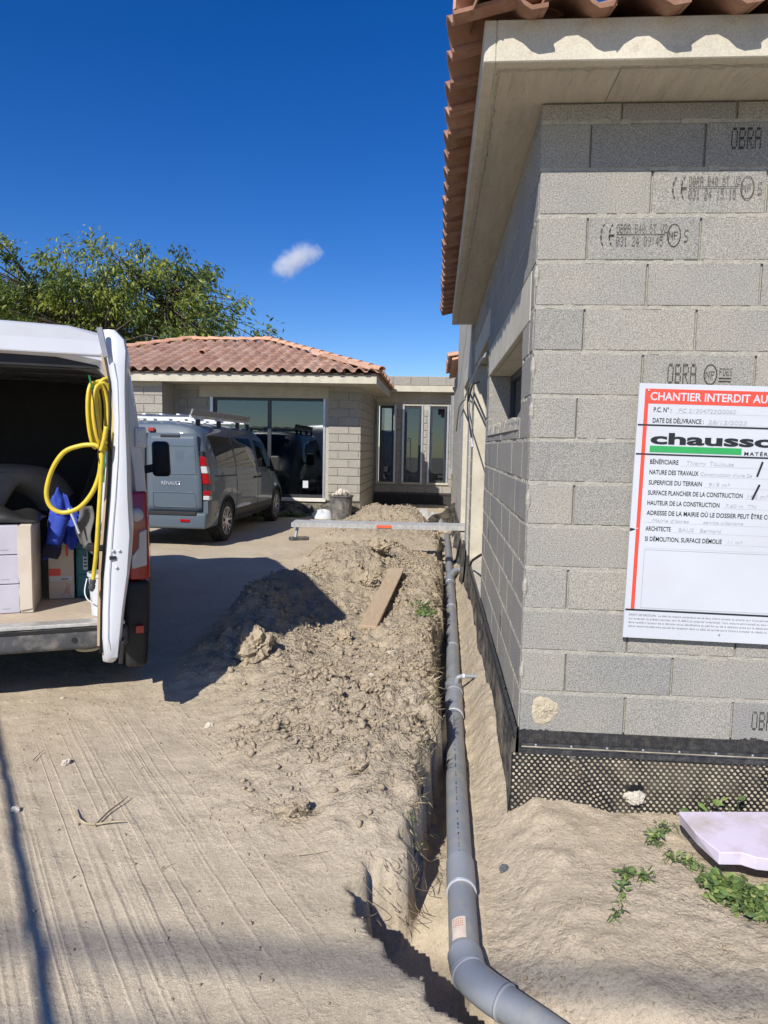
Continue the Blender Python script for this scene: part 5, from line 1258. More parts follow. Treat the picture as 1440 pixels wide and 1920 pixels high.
g = G(HO); g.tube(smoothpath([P_(199, 800, 3.57), P_(192, 850, 3.555), P_(188, 920, 3.545), P_(184, 980, 3.54), P_(180, 1040, 3.54), P_(174, 1090, 3.54)], 8), .0112, 10); g.build('hanging_end', YEL, hose, smooth=True)
e0, e1 = P_(174.5, 1086, 3.54), P_(171, 1108, 3.54); dd = (e1 - e0).normalized()
g = G(HO); g.disc_ring(e0, dd, [(.013, 0), (.016, .004), (.016, .02), (.012, .024), (.017, .03), (.017, .05), (.012, .056), (.012, .064)], 14); g.build('coupling', GREYPL, hose, smooth=True, auto=35)
g = G(HO); g.tube(smoothpath([P_(196, 820, 3.545), P_(192, 836, 3.54), P_(189, 845, 3.54)], 4), .0118, 10); g.build('cut_end', YEL, hose, smooth=True)
g = G(HO); g.tube(smoothpath([P_(172, 728, 3.55), P_(180, 790, 3.545), P_(186, 822, 3.54), P_(196, 820, 3.54), P_(188, 830, 3.535), P_(184, 850, 3.54), P_(187, 870, 3.545)], 6), .0032, 5); g.build('tie_string', simple('brown_string', (.07, .04, .02), .9), hose)
g = G(HO); g.tube([P_(167, 704, 3.56), P_(170, 716, 3.555), P_(174, 728, 3.555)], .005, 6); g.build('green_clip', simple('green_plastic', (.01, .16, .05), .5), hose)
t = thing('rolled_paper', 'white rolls tucked behind the hose in the open door', 'roll', P_(203, 930, 3.70)); 
for k, (px, y0, y1, r) in enumerate(((206, 842, 985, .020), (200, 905, 1075, .022), (212, 880, 1000, .016))):
    a, b = P_(px, y0, 3.68 + .02 * k), P_(px - 6, y1, 3.68 + .02 * k); g = G(t.location); g.disc_ring(a, b - a, [(r, 0), (r, (b - a).length)], 14); g.build('roll', SIGNW, t, smooth=True, auto=35)
g = G(t.location); a, b = P_(198, 846, 3.71), P_(196, 925, 3.71); g.bar(a, b, .03, .02); g.build('green_folder', MATS['green_plastic'], t)

# ------------------------------------------------------------------ drain pipe in the trench
def xpipe(y): return float(np.interp(y, XP_Y, XP_X))
pipe = thing('drain_pipe', 'grey plastic drain pipe lying along the trench with a bend near the camera', 'pipe', (.14, 3.3, -.1)); PO = pipe.location; PZ = -.098; PR = .0525
pts = [(xpipe(y), y, PZ) for y in (13.6, 9.5, 6.2, 5.0, 3.3, 2.22)]
g = G(PO); g.tube(smoothpath(pts, 6), PR, 24); g.build('straight_run', PVC, pipe, smooth=True, auto=40)
bend = smoothpath([(xpipe(2.24), 2.24, PZ), (.139, 2.20, PZ), (.152, 2.155, PZ), (.195, 2.105, PZ), (.245, 2.06, PZ)], 5)
g = G(PO); g.tube(bend, PR + .004, 24); g.build('elbow', PVCB, pipe, smooth=True, auto=40)
run2 = [(.235, 2.068, PZ), (.33, 1.985, PZ), (.80, 1.575, PZ - .01), (1.4, 1.05, PZ - .02)]
g = G(PO); g.tube(run2, PR, 24); g.build('outgoing_run', PVC, pipe, smooth=True, auto=40)
def ypx(py, px=850): return at(px, py, Z=PZ + PR * .8).y
def collar(y0, y1, r, nm='collar', mat=None):
    g = G(PO); a, b = Vector((xpipe(y0), y0, PZ)), Vector((xpipe(y1), y1, PZ)); L = (b - a).length
    g.disc_ring(a, b - a, [(PR, 0), (r, .004), (r, L - .004), (PR, L)], 28); return g.build(nm, mat or PVCB, pipe, smooth=True, auto=40)
collar(ypx(1600), ypx(1652), PR + .0045); collar(ypx(1651), ypx(1655), PR + .0056, 'pale_ring', PVCL)
collar(ypx(1332), ypx(1290), PR + .006, 'tee_socket'); collar(ypx(1292), ypx(1276), PR + .011, 'tee_socket'); collar(ypx(1330), ypx(1333), PR + .0066, 'pale_ring', PVCL)
collar(ypx(1767), ypx(1802), PR + .0065, 'elbow_socket'); collar(ypx(1801), ypx(1804), PR + .0072, 'pale_ring', PVCL)
for py in (1134, 1206): collar(ypx(py + 2), ypx(py - 1.5), PR + .002, 'pale_ring', PVCL)
a = Vector((.248, 2.057, PZ)); d = Vector((.33, 1.985, PZ)) - a; g = G(PO); g.disc_ring(a, d, [(PR + .002, 0), (PR + .0055, .002), (PR + .0055, .007), (PR + .002, .009)], 28); g.build('pale_ring', PVCL, pipe, smooth=True, auto=40)
# upper branch to the footing
b0 = Vector((xpipe(9.0), 9.0, PZ)); g = G(PO); g.tube(smoothpath([b0, b0 + Vector((.03, .22, .03)), b0 + Vector((.09, .36, .06)), b0 + Vector((.19, .40, .06))], 6), .043, 16); g.build('branch_elbow', PVCB, pipe, smooth=True, auto=40)
collar(8.75, 9.15, PR + .006, 'tee_socket')
yb = ypx(1283); g = G(PO); xq = xpipe(yb); g.tube(smoothpath([(xq + .02, yb, PZ + PR), (xq + .025, yb, PZ + PR + .035), (xq + .06, yb + .004, PZ + PR + .05)], 5), .017, 12); g.build('small_elbow', PVCB, pipe, smooth=True)
g = G(PO); g.tube([(xq + .055, yb + .004, PZ + PR + .05), (WX + .0, yb + .01, PZ + PR + .052)], .0135, 12); g.build('small_branch', PVCB, pipe, smooth=True, auto=40)
g = G(PO); g.disc_ring((xq + .058, yb + .004, PZ + PR + .05), (1, .02, 0), [(.0165, 0), (.0185, .002), (.0185, .018), (.0165, .02)], 14); g.build('pale_ring', SIGNW, pipe, smooth=True, auto=40)
def on_pipe(y, ang, r=PR + .0012): return Vector((xpipe(y) + math.sin(ang) * r, y, PZ + math.cos(ang) * r))
g = G(PO); y = ypx(1345)
while y > ypx(1600):
    L = rg.choice([.006, .010, .016, .022]); wdt = rg.choice([.04, .07, .09])
    g.poly([on_pipe(y, -.10 - wdt / 2), on_pipe(y, -.10 + wdt / 2), on_pipe(y - L, -.10 + wdt / 2), on_pipe(y - L, -.10 - wdt / 2)]); y -= L + rg.choice([.006, .012, .03, .05])
g.build('pipe_print', PRT, pipe)
y0 = ypx(1762); y1 = ypx(1722); g = G(PO); g.grid(lambda u, v: on_pipe(y0 + (y1 - y0) * v, -.85 + .95 * u, PR + .0015), 8, 3); lb = g.build('paper_label', simple('orange_paper', (.66, .56, .46), .7, .1, 40), pipe)
g = G(PO)
for k in range(4):
    for j in range(6): g.poly([on_pipe(y1 - .010 - k * .011, -.75 + j * .12, PR + .0022), on_pipe(y1 - .010 - k * .011, -.69 + j * .12, PR + .0022), on_pipe(y1 - .016 - k * .011, -.69 + j * .12, PR + .0022), on_pipe(y1 - .016 - k * .011, -.75 + j * .12, PR + .0022)])
g.build('label_print', simple('orange_print', (.45, .16, .08), .6), lb)

# ------------------------------------------------------------------ loose things on the ground
def hit(px, py):
    d = ray(px, py); ys = np.linspace(1.0, 22, 2600); xs = ys * (d.x / d.y); zs = CAM.z + ys * (d.z / d.y); hs_ = soil_h(xs, ys)
    i = int(np.argmax(zs < hs_)); return Vector((xs[i], ys[i], hs_[i]))
# scaffold plank across the trench
pk = thing('scaffold_plank', 'pale aluminium scaffold plank laid across the trench into the doorway', 'plank', (-.75, 9.75, .46)); KO = pk.location
for k in range(5): G(KO).bar((-1.98, 9.64 + k * .062, .505 + .003 * k), (.50, 9.66 + k * .062, .515 + .003 * k), .058, .02).build('deck_board', ALU, pk, bevel=.002)
G(KO).bar((-1.98, 9.605, .487), (.50, 9.625, .497), .012, .062).build('side_rail', ALU, pk, bevel=.002); G(KO).bar((-1.98, 9.925, .487), (.50, 9.945, .497), .012, .062).build('side_rail', ALU, pk, bevel=.002)
G(KO).bar((-.80, 9.5965, .496), (-.60, 9.598, .497), .0015, .04).build('orange_sticker', simple('orange_red', (.72, .12, .05), .6), pk)
t = thing('plank_clamp', 'small grey metal clamp hanging under the left end of the scaffold plank', 'clamp', (-1.9, 9.75, .3)); KO2 = t.location
G(KO2).bar((-1.93, 9.66, .30), (-1.91, 9.70, .455), .03, .03).build('stem', ALU, t); G(KO2).bar((-2.0, 9.62, .29), (-1.78, 9.80, .28), .09, .05).build('jaw', GREYPL, t, bevel=.01)
# wooden board on the heap
a, b = hit(689, 1184), hit(744, 1078); a.z += .03; b.z += .05
mid = (a + b) / 2
for k in range(9):
    q = a.lerp(b, k / 8); need = gz(q.x, q.y) + .012 - q.z
    if need > 0: a.z += need * .6; b.z += need * .6
wbt = thing('wooden_board', 'weathered wooden board lying on the spoil heap', 'board', tuple((a + b) / 2)); WO = wbt.location; g = G(WO); g.bar(a, b, .15, .028); g.build('plank', WOOD, wbt, bevel=.004)
# clods and stones
def rock(name, label, p, r, mat, seed, cat='clod', squash=.7, group=None, sub=2, rough=.28):
    rg_ = random.Random(seed); bm = bmesh.new(); bmesh.ops.create_icosphere(bm, subdivisions=4, radius=1)
    ph = [rg_.uniform(0, 6) for _ in range(6)]
    for v in bm.verts:
        c = v.co.copy(); s_ = Vector((ph[0], ph[1], ph[2])); n_ = mnoise.noise(c * 1.3 + s_) * 1.1 - .8 * abs(mnoise.noise(c * 2.6 + s_)) - .55 * abs(mnoise.noise(c * 5 + s_)) + .35 * mnoise.noise(c * 11 + s_) + .2 * mnoise.noise(c * 23 + s_)
        v.co = c * (1 + rough * n_ * 1.5); v.co.z *= squash
    bmesh.ops.scale(bm, vec=(r * rg_.uniform(.9, 1.3), r * rg_.uniform(.8, 1.1), r), verts=bm.verts)
    me = bpy.data.meshes.new(name); bm.to_mesh(me); bm.free(); me.materials.append(mat); o = put(name, me); o.location = Vector(p) + Vector((0, 0, r * squash * .35)); o.rotation_euler = (rg_.uniform(-.3, .3), rg_.uniform(-.3, .3), rg_.uniform(0, 6)); return tag(o, label, cat, group)
STONE = simple('pale_stone', (.55, .50, .42), .9, .15, 20, .5, 70)
for nm, lb, px, py, r, mt, ct, sq in (
    ('soil_clod', 'biggest sunlit clod jutting from the heap beside the van door shadow', 478, 1225, .14, CLOD, 'clod', .95),
    ('soil_clod', 'rounded clod at the near end of the wooden board', 645, 1200, .075, CLOD, 'clod', .8),
    ('soil_clod', 'clod resting on the far end of the wooden board', 740, 1080, .06, CLOD, 'clod', .7),
    ('soil_clod', 'flat topped clod beside the far end of the wooden board', 690, 1092, .10, CLOD, 'clod', .7),
    ('soil_clod', 'dark undercut clod below the scaffold plank', 712, 1030, .12, CLOD, 'clod', .7),
    ('root_clod', 'round clod with dry roots alone on the flat drive', 560, 1522, .062, CLOD, 'clod', .7),
    ('soil_clod', 'smooth rounded clod at the lower edge of the heap near the trench', 676, 1440, .055, CLOD, 'clod', .8),
    ('soil_clod', 'blocky clod in the crumbled patch right of the heap', 695, 1300, .07, CLOD, 'clod', .9),
    ('soil_clod', 'upright clod in the crumbled patch beside the blocky one', 715, 1282, .05, CLOD, 'clod', 1.2),
    ('pale_stone', 'pale stone among the clods above the crumbled patch', 696, 1272, .035, STONE, 'stone', .6),
    ('pale_stone', 'pale stone on the drive above the forked twig', 125, 1433, .026, STONE, 'stone', .7),
    ('pale_stone', 'beige stone on the drive near the left frame edge', 29, 1522, .024, STONE, 'stone', .7),
    ('pale_stone', 'flat pale stone on the bank right of the wooden board', 736, 1226, .04, STONE, 'stone', .4),
    ('pale_stone', 'yellowish stone at the foot of the heap below the shadow tip', 392, 1362, .022, STONE, 'stone', .7),
    ('dark_stone', 'dark grey chip lying in the soil right of the pipe', 945, 1633, .024, simple('slate', (.10, .11, .12), .7), 'stone', .6),
    ('rubble_stone', 'pale rubble stone lodged in the torn hole of the membrane', 1163, 1506, .036, STONE, 'stone', .8),
    ('pale_stone', 'small stone in front of the white van shadow', 118, 1310, .014, STONE, 'stone', .6)):
    p = hit(px, py)
    if nm == 'rubble_stone': p = Vector((.905, WY - .035, .07))
    rock(nm, lb, p, r, mt, px + py, ct, sq)
# countless crumbs: one mass
def crumbs():
    V, F = [], []; bm = bmesh.new(); bmesh.ops.create_icosphere(bm, subdivisions=1, radius=1); base = np.array([v.co[:] for v in bm.verts]); fc = np.array([[v.index for v in f.verts] for f in bm.faces]); bm.free()
    rr = np.random.default_rng(11); n = 0
    spots = []
    X = rr.uniform(-2.3, 1.7, 60000); Y = 1.5 + 11.5 * rr.uniform(0, 1, 60000) ** 1.6; Zg = soil_h(X, Y); xl = np.interp(Y, XL_Y, XL_X)
    dens = np.clip(Zg / .16, 0.0, 1) * (X < xl) * .9 + .03 + .12 * (X > .28) * (Y < 3.05) + .55 * ((X > -1.05) & (X < -.15) & (Y > 3.3) & (Y < 4.6))
    dens *= np.where((X > WX - .05) & (Y > 3.05), 0, 1)
    cl, cc = worley(X * 2.2, Y * 2.2, 77); dens *= .25 + 1.3 * (cc > .5)
    ok = rr.uniform(0, 1, 60000) < dens * .6; X, Y, Zg = X[ok], Y[ok], Zg[ok]
    for x, y, z in zip(X, Y, Zg):
        s = min(.024, .0030 * (1 + .12 * y) / rr.uniform(.06, 1) ** .8); 
        if z < .06: s = min(s * .8, .009)
        if -1.1 < x < -.1 and 3.4 < y < 4.6: s = min(.03, s * 1.2)
        Rm = np.linalg.qr(rr.normal(size=(3, 3)))[0]; v = base * (1 + rr.uniform(-.45, .35, (len(base), 1))) * np.array([1, rr.uniform(.5, 1), rr.uniform(.35, .75)]); v = (v @ Rm) * s + np.array([x, y, z + s * .3])
        V.append(v); F.append(fc + n * len(base)); n += 1
    V = np.concatenate(V); F = np.concatenate(F); me = bpy.data.meshes.new('soil_crumbs'); me.vertices.add(len(V)); me.vertices.foreach_set('co', V.ravel()); me.loops.add(F.size); me.loops.foreach_set('vertex_index', F.ravel().astype(np.int32)); me.polygons.add(len(F)); me.polygons.foreach_set('loop_start', np.arange(len(F)) * 3); me.polygons.foreach_set('loop_total', np.full(len(F), 3)); me.update(); me.validate()
    me.materials.append(CLOD); o = put('soil_crumbs', me); tag(o, 'loose crumbs of dry soil scattered over heap and ground', 'soil', kind='stuff'); return n
print('crumbs', crumbs())
# twig, roots, straw
TW = simple('dry_twig', (.20, .15, .10), .9, .3, 30); STRAW = simple('dry_straw', (.42, .35, .22), .9, .2, 30)
def strand(name, label, px, r, mat, lift=.012, cat='twig', parent=None):
    pts = [hit(*p) for p in px]; pts = [p + Vector((0, 0, lift)) for p in pts]; o_ = pts[0].copy(); g = G(o_); sp = smoothpath(pts, 6); g.tube(sp, [r * (1 - .6 * k / len(sp)) for k in range(len(sp))], 6); o = g.build(name, mat); o.location = o_; return tag(o, label, cat)
tw = thing('forked_twig', 'dry forked twig lying on the raked drive', 'twig', tuple(hit(178, 1553)))
for px, mt in (([(178, 1553), (205, 1528), (228, 1512), (239, 1503)], TW), ([(180, 1552), (160, 1550), (146, 1540), (137, 1523)], STRAW), ([(180, 1552), (205, 1548), (232, 1549)], STRAW)):
    pts = [hit(*p) + Vector((0, 0, .010 + .004 * i)) for i, p in enumerate(px)]; g = G(tw.location); sp = smoothpath(pts, 6); g.tube(sp, [.0048 * (1 - .55 * k / len(sp)) for k in range(len(sp))], 6); g.build('branch', mt, tw)
strand('straw', 'short pale straw on the drive right of the twig', [(557, 1609), (580, 1608), (618, 1601)], .0018, STRAW, cat='straw'); strand('dry_twig', 'thin dark twig on the drive above the pale stone', [(62, 1431), (72, 1420), (82, 1412)], .0025, TW)
strand('straw', 'thin straw between the shoe prints on the drive', [(300, 1636), (312, 1630), (326, 1623)], .002, STRAW, cat='straw')
rt = thing('dry_roots', 'tangle of dry roots around the round clod on the drive', 'roots', tuple(hit(560, 1535)))
g = G(rt.location)
for k in range(26):
    x, y = rg.gauss(555, 34), rg.gauss(1536, 9); pts = [hit(x + j * rg.uniform(6, 12) * (1 if k % 2 else -1), y + rg.uniform(-5, 5)) + Vector((0, 0, rg.uniform(.003, .03))) for j in range(4)]; g.tube(smoothpath(pts, 3), .0011, 4)
g.build('root_fibres', TW, rt)['kind'] = 'stuff'
rt2 = thing('bank_roots', 'dry roots hanging from the undercut trench bank', 'roots', tuple(hit(700, 1660))); g = G(rt2.location)
for k in range(30):
    p = hit(rg.uniform(670, 790), rg.uniform(1600, 1740)); pts = [p + Vector((rg.uniform(0, .03) * j, rg.uniform(-.02, .02) * j, .02 - .022 * j)) for j in range(4)]; g.tube(smoothpath(pts, 3), .0012, 4)
g.build('root_fibres', TW, rt2)['kind'] = 'stuff'

# dry grass and root ends sticking out of the cut bank
ST2 = (lambda k: (k.done(k.ramp(k.n('ShaderNodeAttribute', attribute_name='tint').outputs['Fac'], [(0., (.16, .12, .07)), (1., (.46, .39, .25))]), .9), k.mat)[1])(N('bank_straw'))
yy = 2.75 + 6.4 * RNG.uniform(0, 1, 1500); xx = np.interp(yy, XL_Y, XL_X) - np.abs(RNG.normal(0, .05, 1500)) + .02; zz = soil_h(xx, yy) + .004
tag(leaves('bank_grass', np.stack([xx, yy, zz], 1), np.stack([RNG.uniform(.1, 1, 1500), RNG.normal(0, .5, 1500), RNG.normal(.1, .5, 1500)], 1), .05, ST2, None, (0, 0, 0), RNG.uniform(0, 1, 1500), .045), 'dry grass and root ends along the cut trench bank', 'dry grass', kind='stuff')
# bucket of rubble, white sack, plastic sheet by the far wing
bk = thing('rubble_bucket', 'battered black bucket full of rubble before the block pier', 'bucket', (-2.02, 15.0, gz(-2.02, 15.0))); G().disc_ring((0, 0, 0), (0, 0, 1), [(.21, 0), (.25, .50), (.27, .50), (.27, .53), (.245, .53), (.23, .44)], 18).build('tub', simple('dusty_black_plastic', (.10, .10, .10), .8, .3, 10, dirt=(.35, .32, .27), damt=.7), bk)
for k in range(16):
    r_ = rg.uniform(.05, .10); bm = bmesh.new(); bmesh.ops.create_icosphere(bm, subdivisions=1, radius=r_)
    for v in bm.verts: v.co *= rg.uniform(.75, 1.2)
    me = bpy.data.meshes.new('rubble_piece'); bm.to_mesh(me); bm.free(); me.materials.append(STONE); q = put('rubble_piece', me, bk); a = rg.uniform(0, 6.3); d = rg.uniform(0, .19); q.location = (d * math.cos(a), d * math.sin(a), .50 + .10 * (1 - d / .2) + rg.uniform(0, .03))
sk = thing('white_sack', 'crumpled white sack on the ground beside the rubble bucket', 'sack', (-2.42, 15.1, .0)); g = G(); g.grid(lambda u, v: ((.27 * math.cos(u * 6.283)) * math.sin(v * 1.57) * (1 + .1 * math.sin(u * 19)), .2 * math.sin(u * 6.283) * math.sin(v * 1.57), .17 * math.cos(v * 1.57) * (1 + .18 * math.sin(u * 13 + v * 5)) + .01), 28, 10); g.build('sack_cloth', SIGNW, sk, smooth=True)
def film_mat():
    k = N('clear_film'); t = k.t; tr = k.n('ShaderNodeBsdfTransparent'); mx = k.n('ShaderNodeMixShader'); mx.inputs[0].default_value = .38; k.done((.6, .62, .64), .25); k.l(tr.outputs[0], mx.inputs[1]); k.l(k.b.outputs[0], mx.inputs[2]); k.l(mx.outputs[0], k.out.inputs[0]); return k.mat
fl = thing('plastic_sheet', 'crumpled clear plastic sheet behind the far soil heap', 'plastic sheet', (-.15, 13.6, .2)); g = G()
g.grid(lambda u, v: (-.45 + .85 * u, -.3 + .55 * v, .02 + .20 * math.sin(u * 3.14) * math.sin(v * 3.14) ** .7 + .03 * math.sin(u * 23 + v * 7) + .025 * math.sin(v * 19 - u * 11) + .015 * math.sin(u * 41) - .1 * u), 34, 26); g.build('film', film_mat(), fl)
# torn membrane flap hanging by the link
mf = thing('loose_membrane', 'loose grey mesh membrane sagging in the corner of the trench end', 'membrane', (.2, 13.4, .1)); g = G(); g.grid(lambda u, v: (-.35 + .52 * u, .9 * (u - .5) * .6, .42 * v * (.35 + .65 * u) + .03 * math.sin(u * 9)), 14, 8); g.build('sheet', MEMB, mf)

# lilac insulation board on the weeds
ib = thing('insulation_board', 'broken lilac foam insulation board lying by the footing', 'foam board', (1.25, 2.7, .02)); IO = ib.location
TP = [(1.015, 2.845), (1.55, 2.90), (1.85, 2.88), (1.8, 2.50), (1.20, 2.553), (1.155, 2.578), (1.075, 2.572), (1.03, 2.70)]
g = G(IO); n_ = len(TP); lo = [g.pt((x + (.012 if i in (0, 7) else 0), y, .082 + .012 * (y - 2.5))) for i, (x, y) in enumerate(TP)]; hi = [g.pt((x, y, .130 + .03 * (y - 2.5))) for x, y in TP]
g.face(lo[::-1]); g.face(hi)
for k in range(n_): g.face((lo[k], lo[(k + 1) % n_], hi[(k + 1) % n_], hi[k]))
g.build('foam_slab', PINKF, ib, bevel=.003)

# weeds
def weed_mat():
    k = N('weed_leaf'); oi = k.n('ShaderNodeAttribute', attribute_name='tint'); c = k.ramp(oi.outputs['Fac'], [(0., (.06, .095, .035)), (.5, (.115, .175, .058)), (.8, (.18, .26, .07)), (1., (.30, .33, .12))]); k.done(c, .5, spec=.3); return k.mat
WEED = weed_mat()
def weed(name, label, poly, n, size, seed, kind=None, h=.05):
    r_ = random.Random(seed); pts, dirs, tint = [], [], []
    for k in range(n):
        i = r_.randrange(len(poly) - 1) if len(poly) > 1 else 0; a, b = poly[i], poly[min(i + 1, len(poly) - 1)]; f = r_.random(); sp = a[2]
        x, y = a[0] + (b[0] - a[0]) * f + r_.gauss(0, sp), a[1] + (b[1] - a[1]) * f + r_.gauss(0, sp * .8)
        pts.append([x, y, r_.uniform(.004, h)]); dirs.append((r_.gauss(0, 1), r_.gauss(0, 1), r_.gauss(.25, .35))); tint.append(min(1, max(0, r_.gauss(.5, .25))))
    _p = np.array(pts); _p[:, 2] += soil_h(_p[:, 0], _p[:, 1]); pts = [tuple(q) for q in _p]
    if kind:
        o = leaves(name, pts, dirs, size, WEED, None, (0, 0, 0), np.array(tint), .5); tag(o, label, 'weeds', kind=kind); return
    c = Vector((sum(p[0] for p in poly) / len(poly), sum(p[1] for p in poly) / len(poly), 0)); c.z = gz(c.x, c.y); t = thing(name, label, 'weed', c); leaves('foliage', pts, dirs, size, WEED, t, c, np.array(tint), .5)
    g = G(c)
    for i in range(0, len(pts), 3):
        p = Vector(pts[i]); q = p + Vector((r_.gauss(0, .02), r_.gauss(0, .02), 0)); q.z = gz(q.x, q.y) - .002; g.tube([q, p.lerp(q, .4) + Vector((0, 0, .004)), p], .0011, 4)
    g.build('stems', WEED, t)
weed('ground_cover', 'dense green weeds spreading under the lilac board', [(1.05, 2.54, .03), (1.13, 2.50, .05), (1.22, 2.44, .06), (1.35, 2.42, .08), (1.5, 2.42, .09), (1.75, 2.4, .09)], 2600, .034, 1, 'stuff')
weed('trailing_weed', 'weed trailing down the bare soil left of the dense weeds', [(.76, 2.60, .014), (.735, 2.56, .012), (.70, 2.48, .008), (.675, 2.38, .008), (.64, 2.33, .01)], 70, .026, 2, h=.03)
weed('trailing_weed', 'side shoot of the trailing weed pointing at the dense weeds', [(.74, 2.60, .012), (.79, 2.575, .012), (.82, 2.56, .01)], 40, .028, 3, h=.035)
weed('small_weed', 'small weed tuft just below the membrane edge', [(.915, 2.84, .012), (.95, 2.85, .012)], 46, .026, 4)
weed('small_weed', 'low weed between the two tufts left of the foam board', [(.95, 2.73, .014), (1.0, 2.71, .016), (1.04, 2.68, .012)], 80, .024, 5, h=.03)
weed('small_weed', 'tiny weed at the left corner of the foam board', [(.985, 2.935, .012), (1.015, 2.93, .01)], 34, .022, 6)
weed('small_weed', 'broad leaved weed peeping over the back of the foam board', [(1.13, 2.97, .02), (1.22, 2.985, .02), (1.32, 2.98, .02)], 50, .04, 7, h=.15)
weed('small_weed', 'weed in the lower right corner below the dense weeds', [(1.19, 2.36, .012), (1.25, 2.33, .012)], 46, .026, 8, h=.03)
weed('small_weed', 'small green weed hanging on the trench bank', [(-.06, 2.83, .012)], 36, .02, 9); weed('small_weed', 'sparse grass weed on the bank beside the wooden board', [(-.10, 6.2, .05), (-.06, 5.7, .05)], 120, .045, 10, h=.04)
weed('grass_strip', 'low grass strip along the footing of the tiled wing', [(-4.0, 15.2, .08), (-2.9, 15.25, .08)], 900, .07, 12, 'stuff', .07)

# cables hanging on the side wall, downpipe in the corner
cb = thing('electric_cables', 'tangle of grey conduits hanging from the side wall', 'cables', at(912, 665, X=.36)); CO = cb.location; Q = lambda px, py, x=.345: at(px, py, X=x)
for pth, r, mt in (([Q(914, 660, .40), Q(908, 668), Q(900, 680), Q(892, 698), Q(884, 716), Q(878, 730), Q(871, 748, .33)], .011, PVCB), ([Q(899, 714, .37), Q(893, 718), Q(886, 722), Q(881, 740), Q(878, 752, .34)], .011, BLACKP), ([Q(880, 725), Q(877, 745, .34), Q(877, 775, .34), Q(881, 800, .34), Q(884, 822, .345)], .008, BLACKP), ([Q(884, 822, .345), Q(886, 838, .35)], .011, SIGNW), ([Q(872, 748, .33), Q(862, 762, .33), Q(858, 785, .33), Q(856, 808, .33)], .012, PVC)):
    g = G(CO); g.tube(smoothpath(pth, 5), r, 8); g.build('conduit', mt, cb, smooth=True)
dp = thing('downpipe', 'grey downpipe with elbow in the corner of the recessed link', 'pipe', (.30, 18.6, .9)); a, b = at(851, 742, Y=18.6), at(849, 878, Y=18.6); g = G(dp.location); g.tube(smoothpath([a, a.lerp(b, .5), b, b + Vector((-.03, -.10, -.08)), b + Vector((-.05, -.2, -.08))], 4), .075, 14); g.build('tube', PVC, dp, smooth=True, auto=40)
cbl = thing('thin_cable', 'short black cable sticking out by the door sill', 'cable', at(895, 1045, X=.37)); g = G(cbl.location); g.tube(smoothpath([at(902, 1040, X=.395), at(893, 1046, X=.37), at(885, 1052, X=.36), at(882, 1060, X=.36)], 5), .012, 8); g.build('cable', BLACKP, cbl, smooth=True)

# ------------------------------------------------------------------ site notice on the front wall
SGX, SGZ, SY = .834, 1.879, 3.066; SWD, SHT = .80, 1.082
sg = thing('site_notice', 'white building site notice with red header nailed to the block wall', 'sign', (SGX, SY, SGZ)); sg.rotation_euler = (0, math.radians(.85), 0)
def sbox(u0, u1, v0, v1, mat, nm, d=.0012, base=0.0, par=None): return G().box(u0, u1, -base - d, -base, -v1, -v0).build(nm, mat, par or sg)
g = G(); g.grid(lambda u, v: (SWD * u, .0035 * math.sin(u * 9 + v * 2) + .0025 * math.sin(v * 8), -SHT * v), 1, 1); g.v = []; g.f = []; g.m = []
g.prism([(0, 0, 0), (SWD, 0, 0), (SWD, 0, -SHT), (0, 0, -SHT), (0, 0, -.625), (.022, 0, -.617), (.022, 0, -.611), (0, 0, -.607)], (0, .012, 0)); bd = g.build('board', SIGNW, sg)
sbox(.025, SWD - .025, .022, .083, SIGNR, 'header_band'); sbox(.025, .0405, .0832, .955, SIGNR, 'red_bar')
B_ = .0014
for v0, v1 in ((.169, .175), (.2905, .2965), (.956, .963)): sbox(.003, SWD - .003, v0, v1, PRT, 'black_rule', .0008, B_)
T_ = lambda s, u, v, cap, w, mat=PRT, bold=.012, nm='printed_text', dy=-.0016, sh=0, sp=1.0: text(nm, s, mat, sg, (u, dy, -v), cap, w, bold, sh, space=sp)
T_('CHANTIER INTERDIT AU PUBLIC', .047, .0685, .034, .622, SIGNW, .02, dy=-.0026)
T_('P.C. N° :', .064, .117, .020, .072); T_('DATE DE DÉLIVRANCE :', .063, .1615, .020, .207)
T_('chausson', .059, .2485, .047, .585, PRT, .035, 'brand_text'); sbox(.059, .432, .2575, .2845, SIGNG, 'green_bar'); T_('MATÉRIAUX', .443, .2855, .015, .17, PRT, .02, sp=1.3)
for s, v, w in (('BÉNÉFICIAIRE', .3335, .116), ('NATURE DES TRAVAUX', .377, .201), ('SUPERFICIE DU TERRAIN', .4205, .218), ('SURFACE PLANCHER DE LA CONSTRUCTION', .4635, .387), ('HAUTEUR DE LA CONSTRUCTION', .5065, .296), ('ADRESSE DE LA MAIRIE OÙ LE DOSSIER PEUT ÊTRE CONSULTÉ', .549, .585), ('ARCHITECTE', .616, .104), ('SI DÉMOLITION, SURFACE DÉMOLIE', .660, .317)): T_(s, .064, v, .0195, w)
for s, u, v, w, cap in (('PC 01304723G0060', .165, .116, .232, .017), ('28/12/2023', .288, .161, .155, .017), ('Thierry  Toulouse', .213, .333, .192, .018), ("Construction d'une 2e", .272, .376, .21, .015), ('919 m²', .310, .4195, .085, .016), ('142 m²', .470, .462, .085, .016), ('7,60 m  TN', .385, .5055, .125, .016), ("Mairie d'Istres", .090, .5775, .15, .014), ('service urbanisme', .30, .5775, .162, .014), ('BAUS   Bernard', .200, .615, .175, .017), ('11 m²', .405, .658, .06, .014)): T_(s, u, v, cap, w, PEN, .0, 'handwriting', sh=.12)
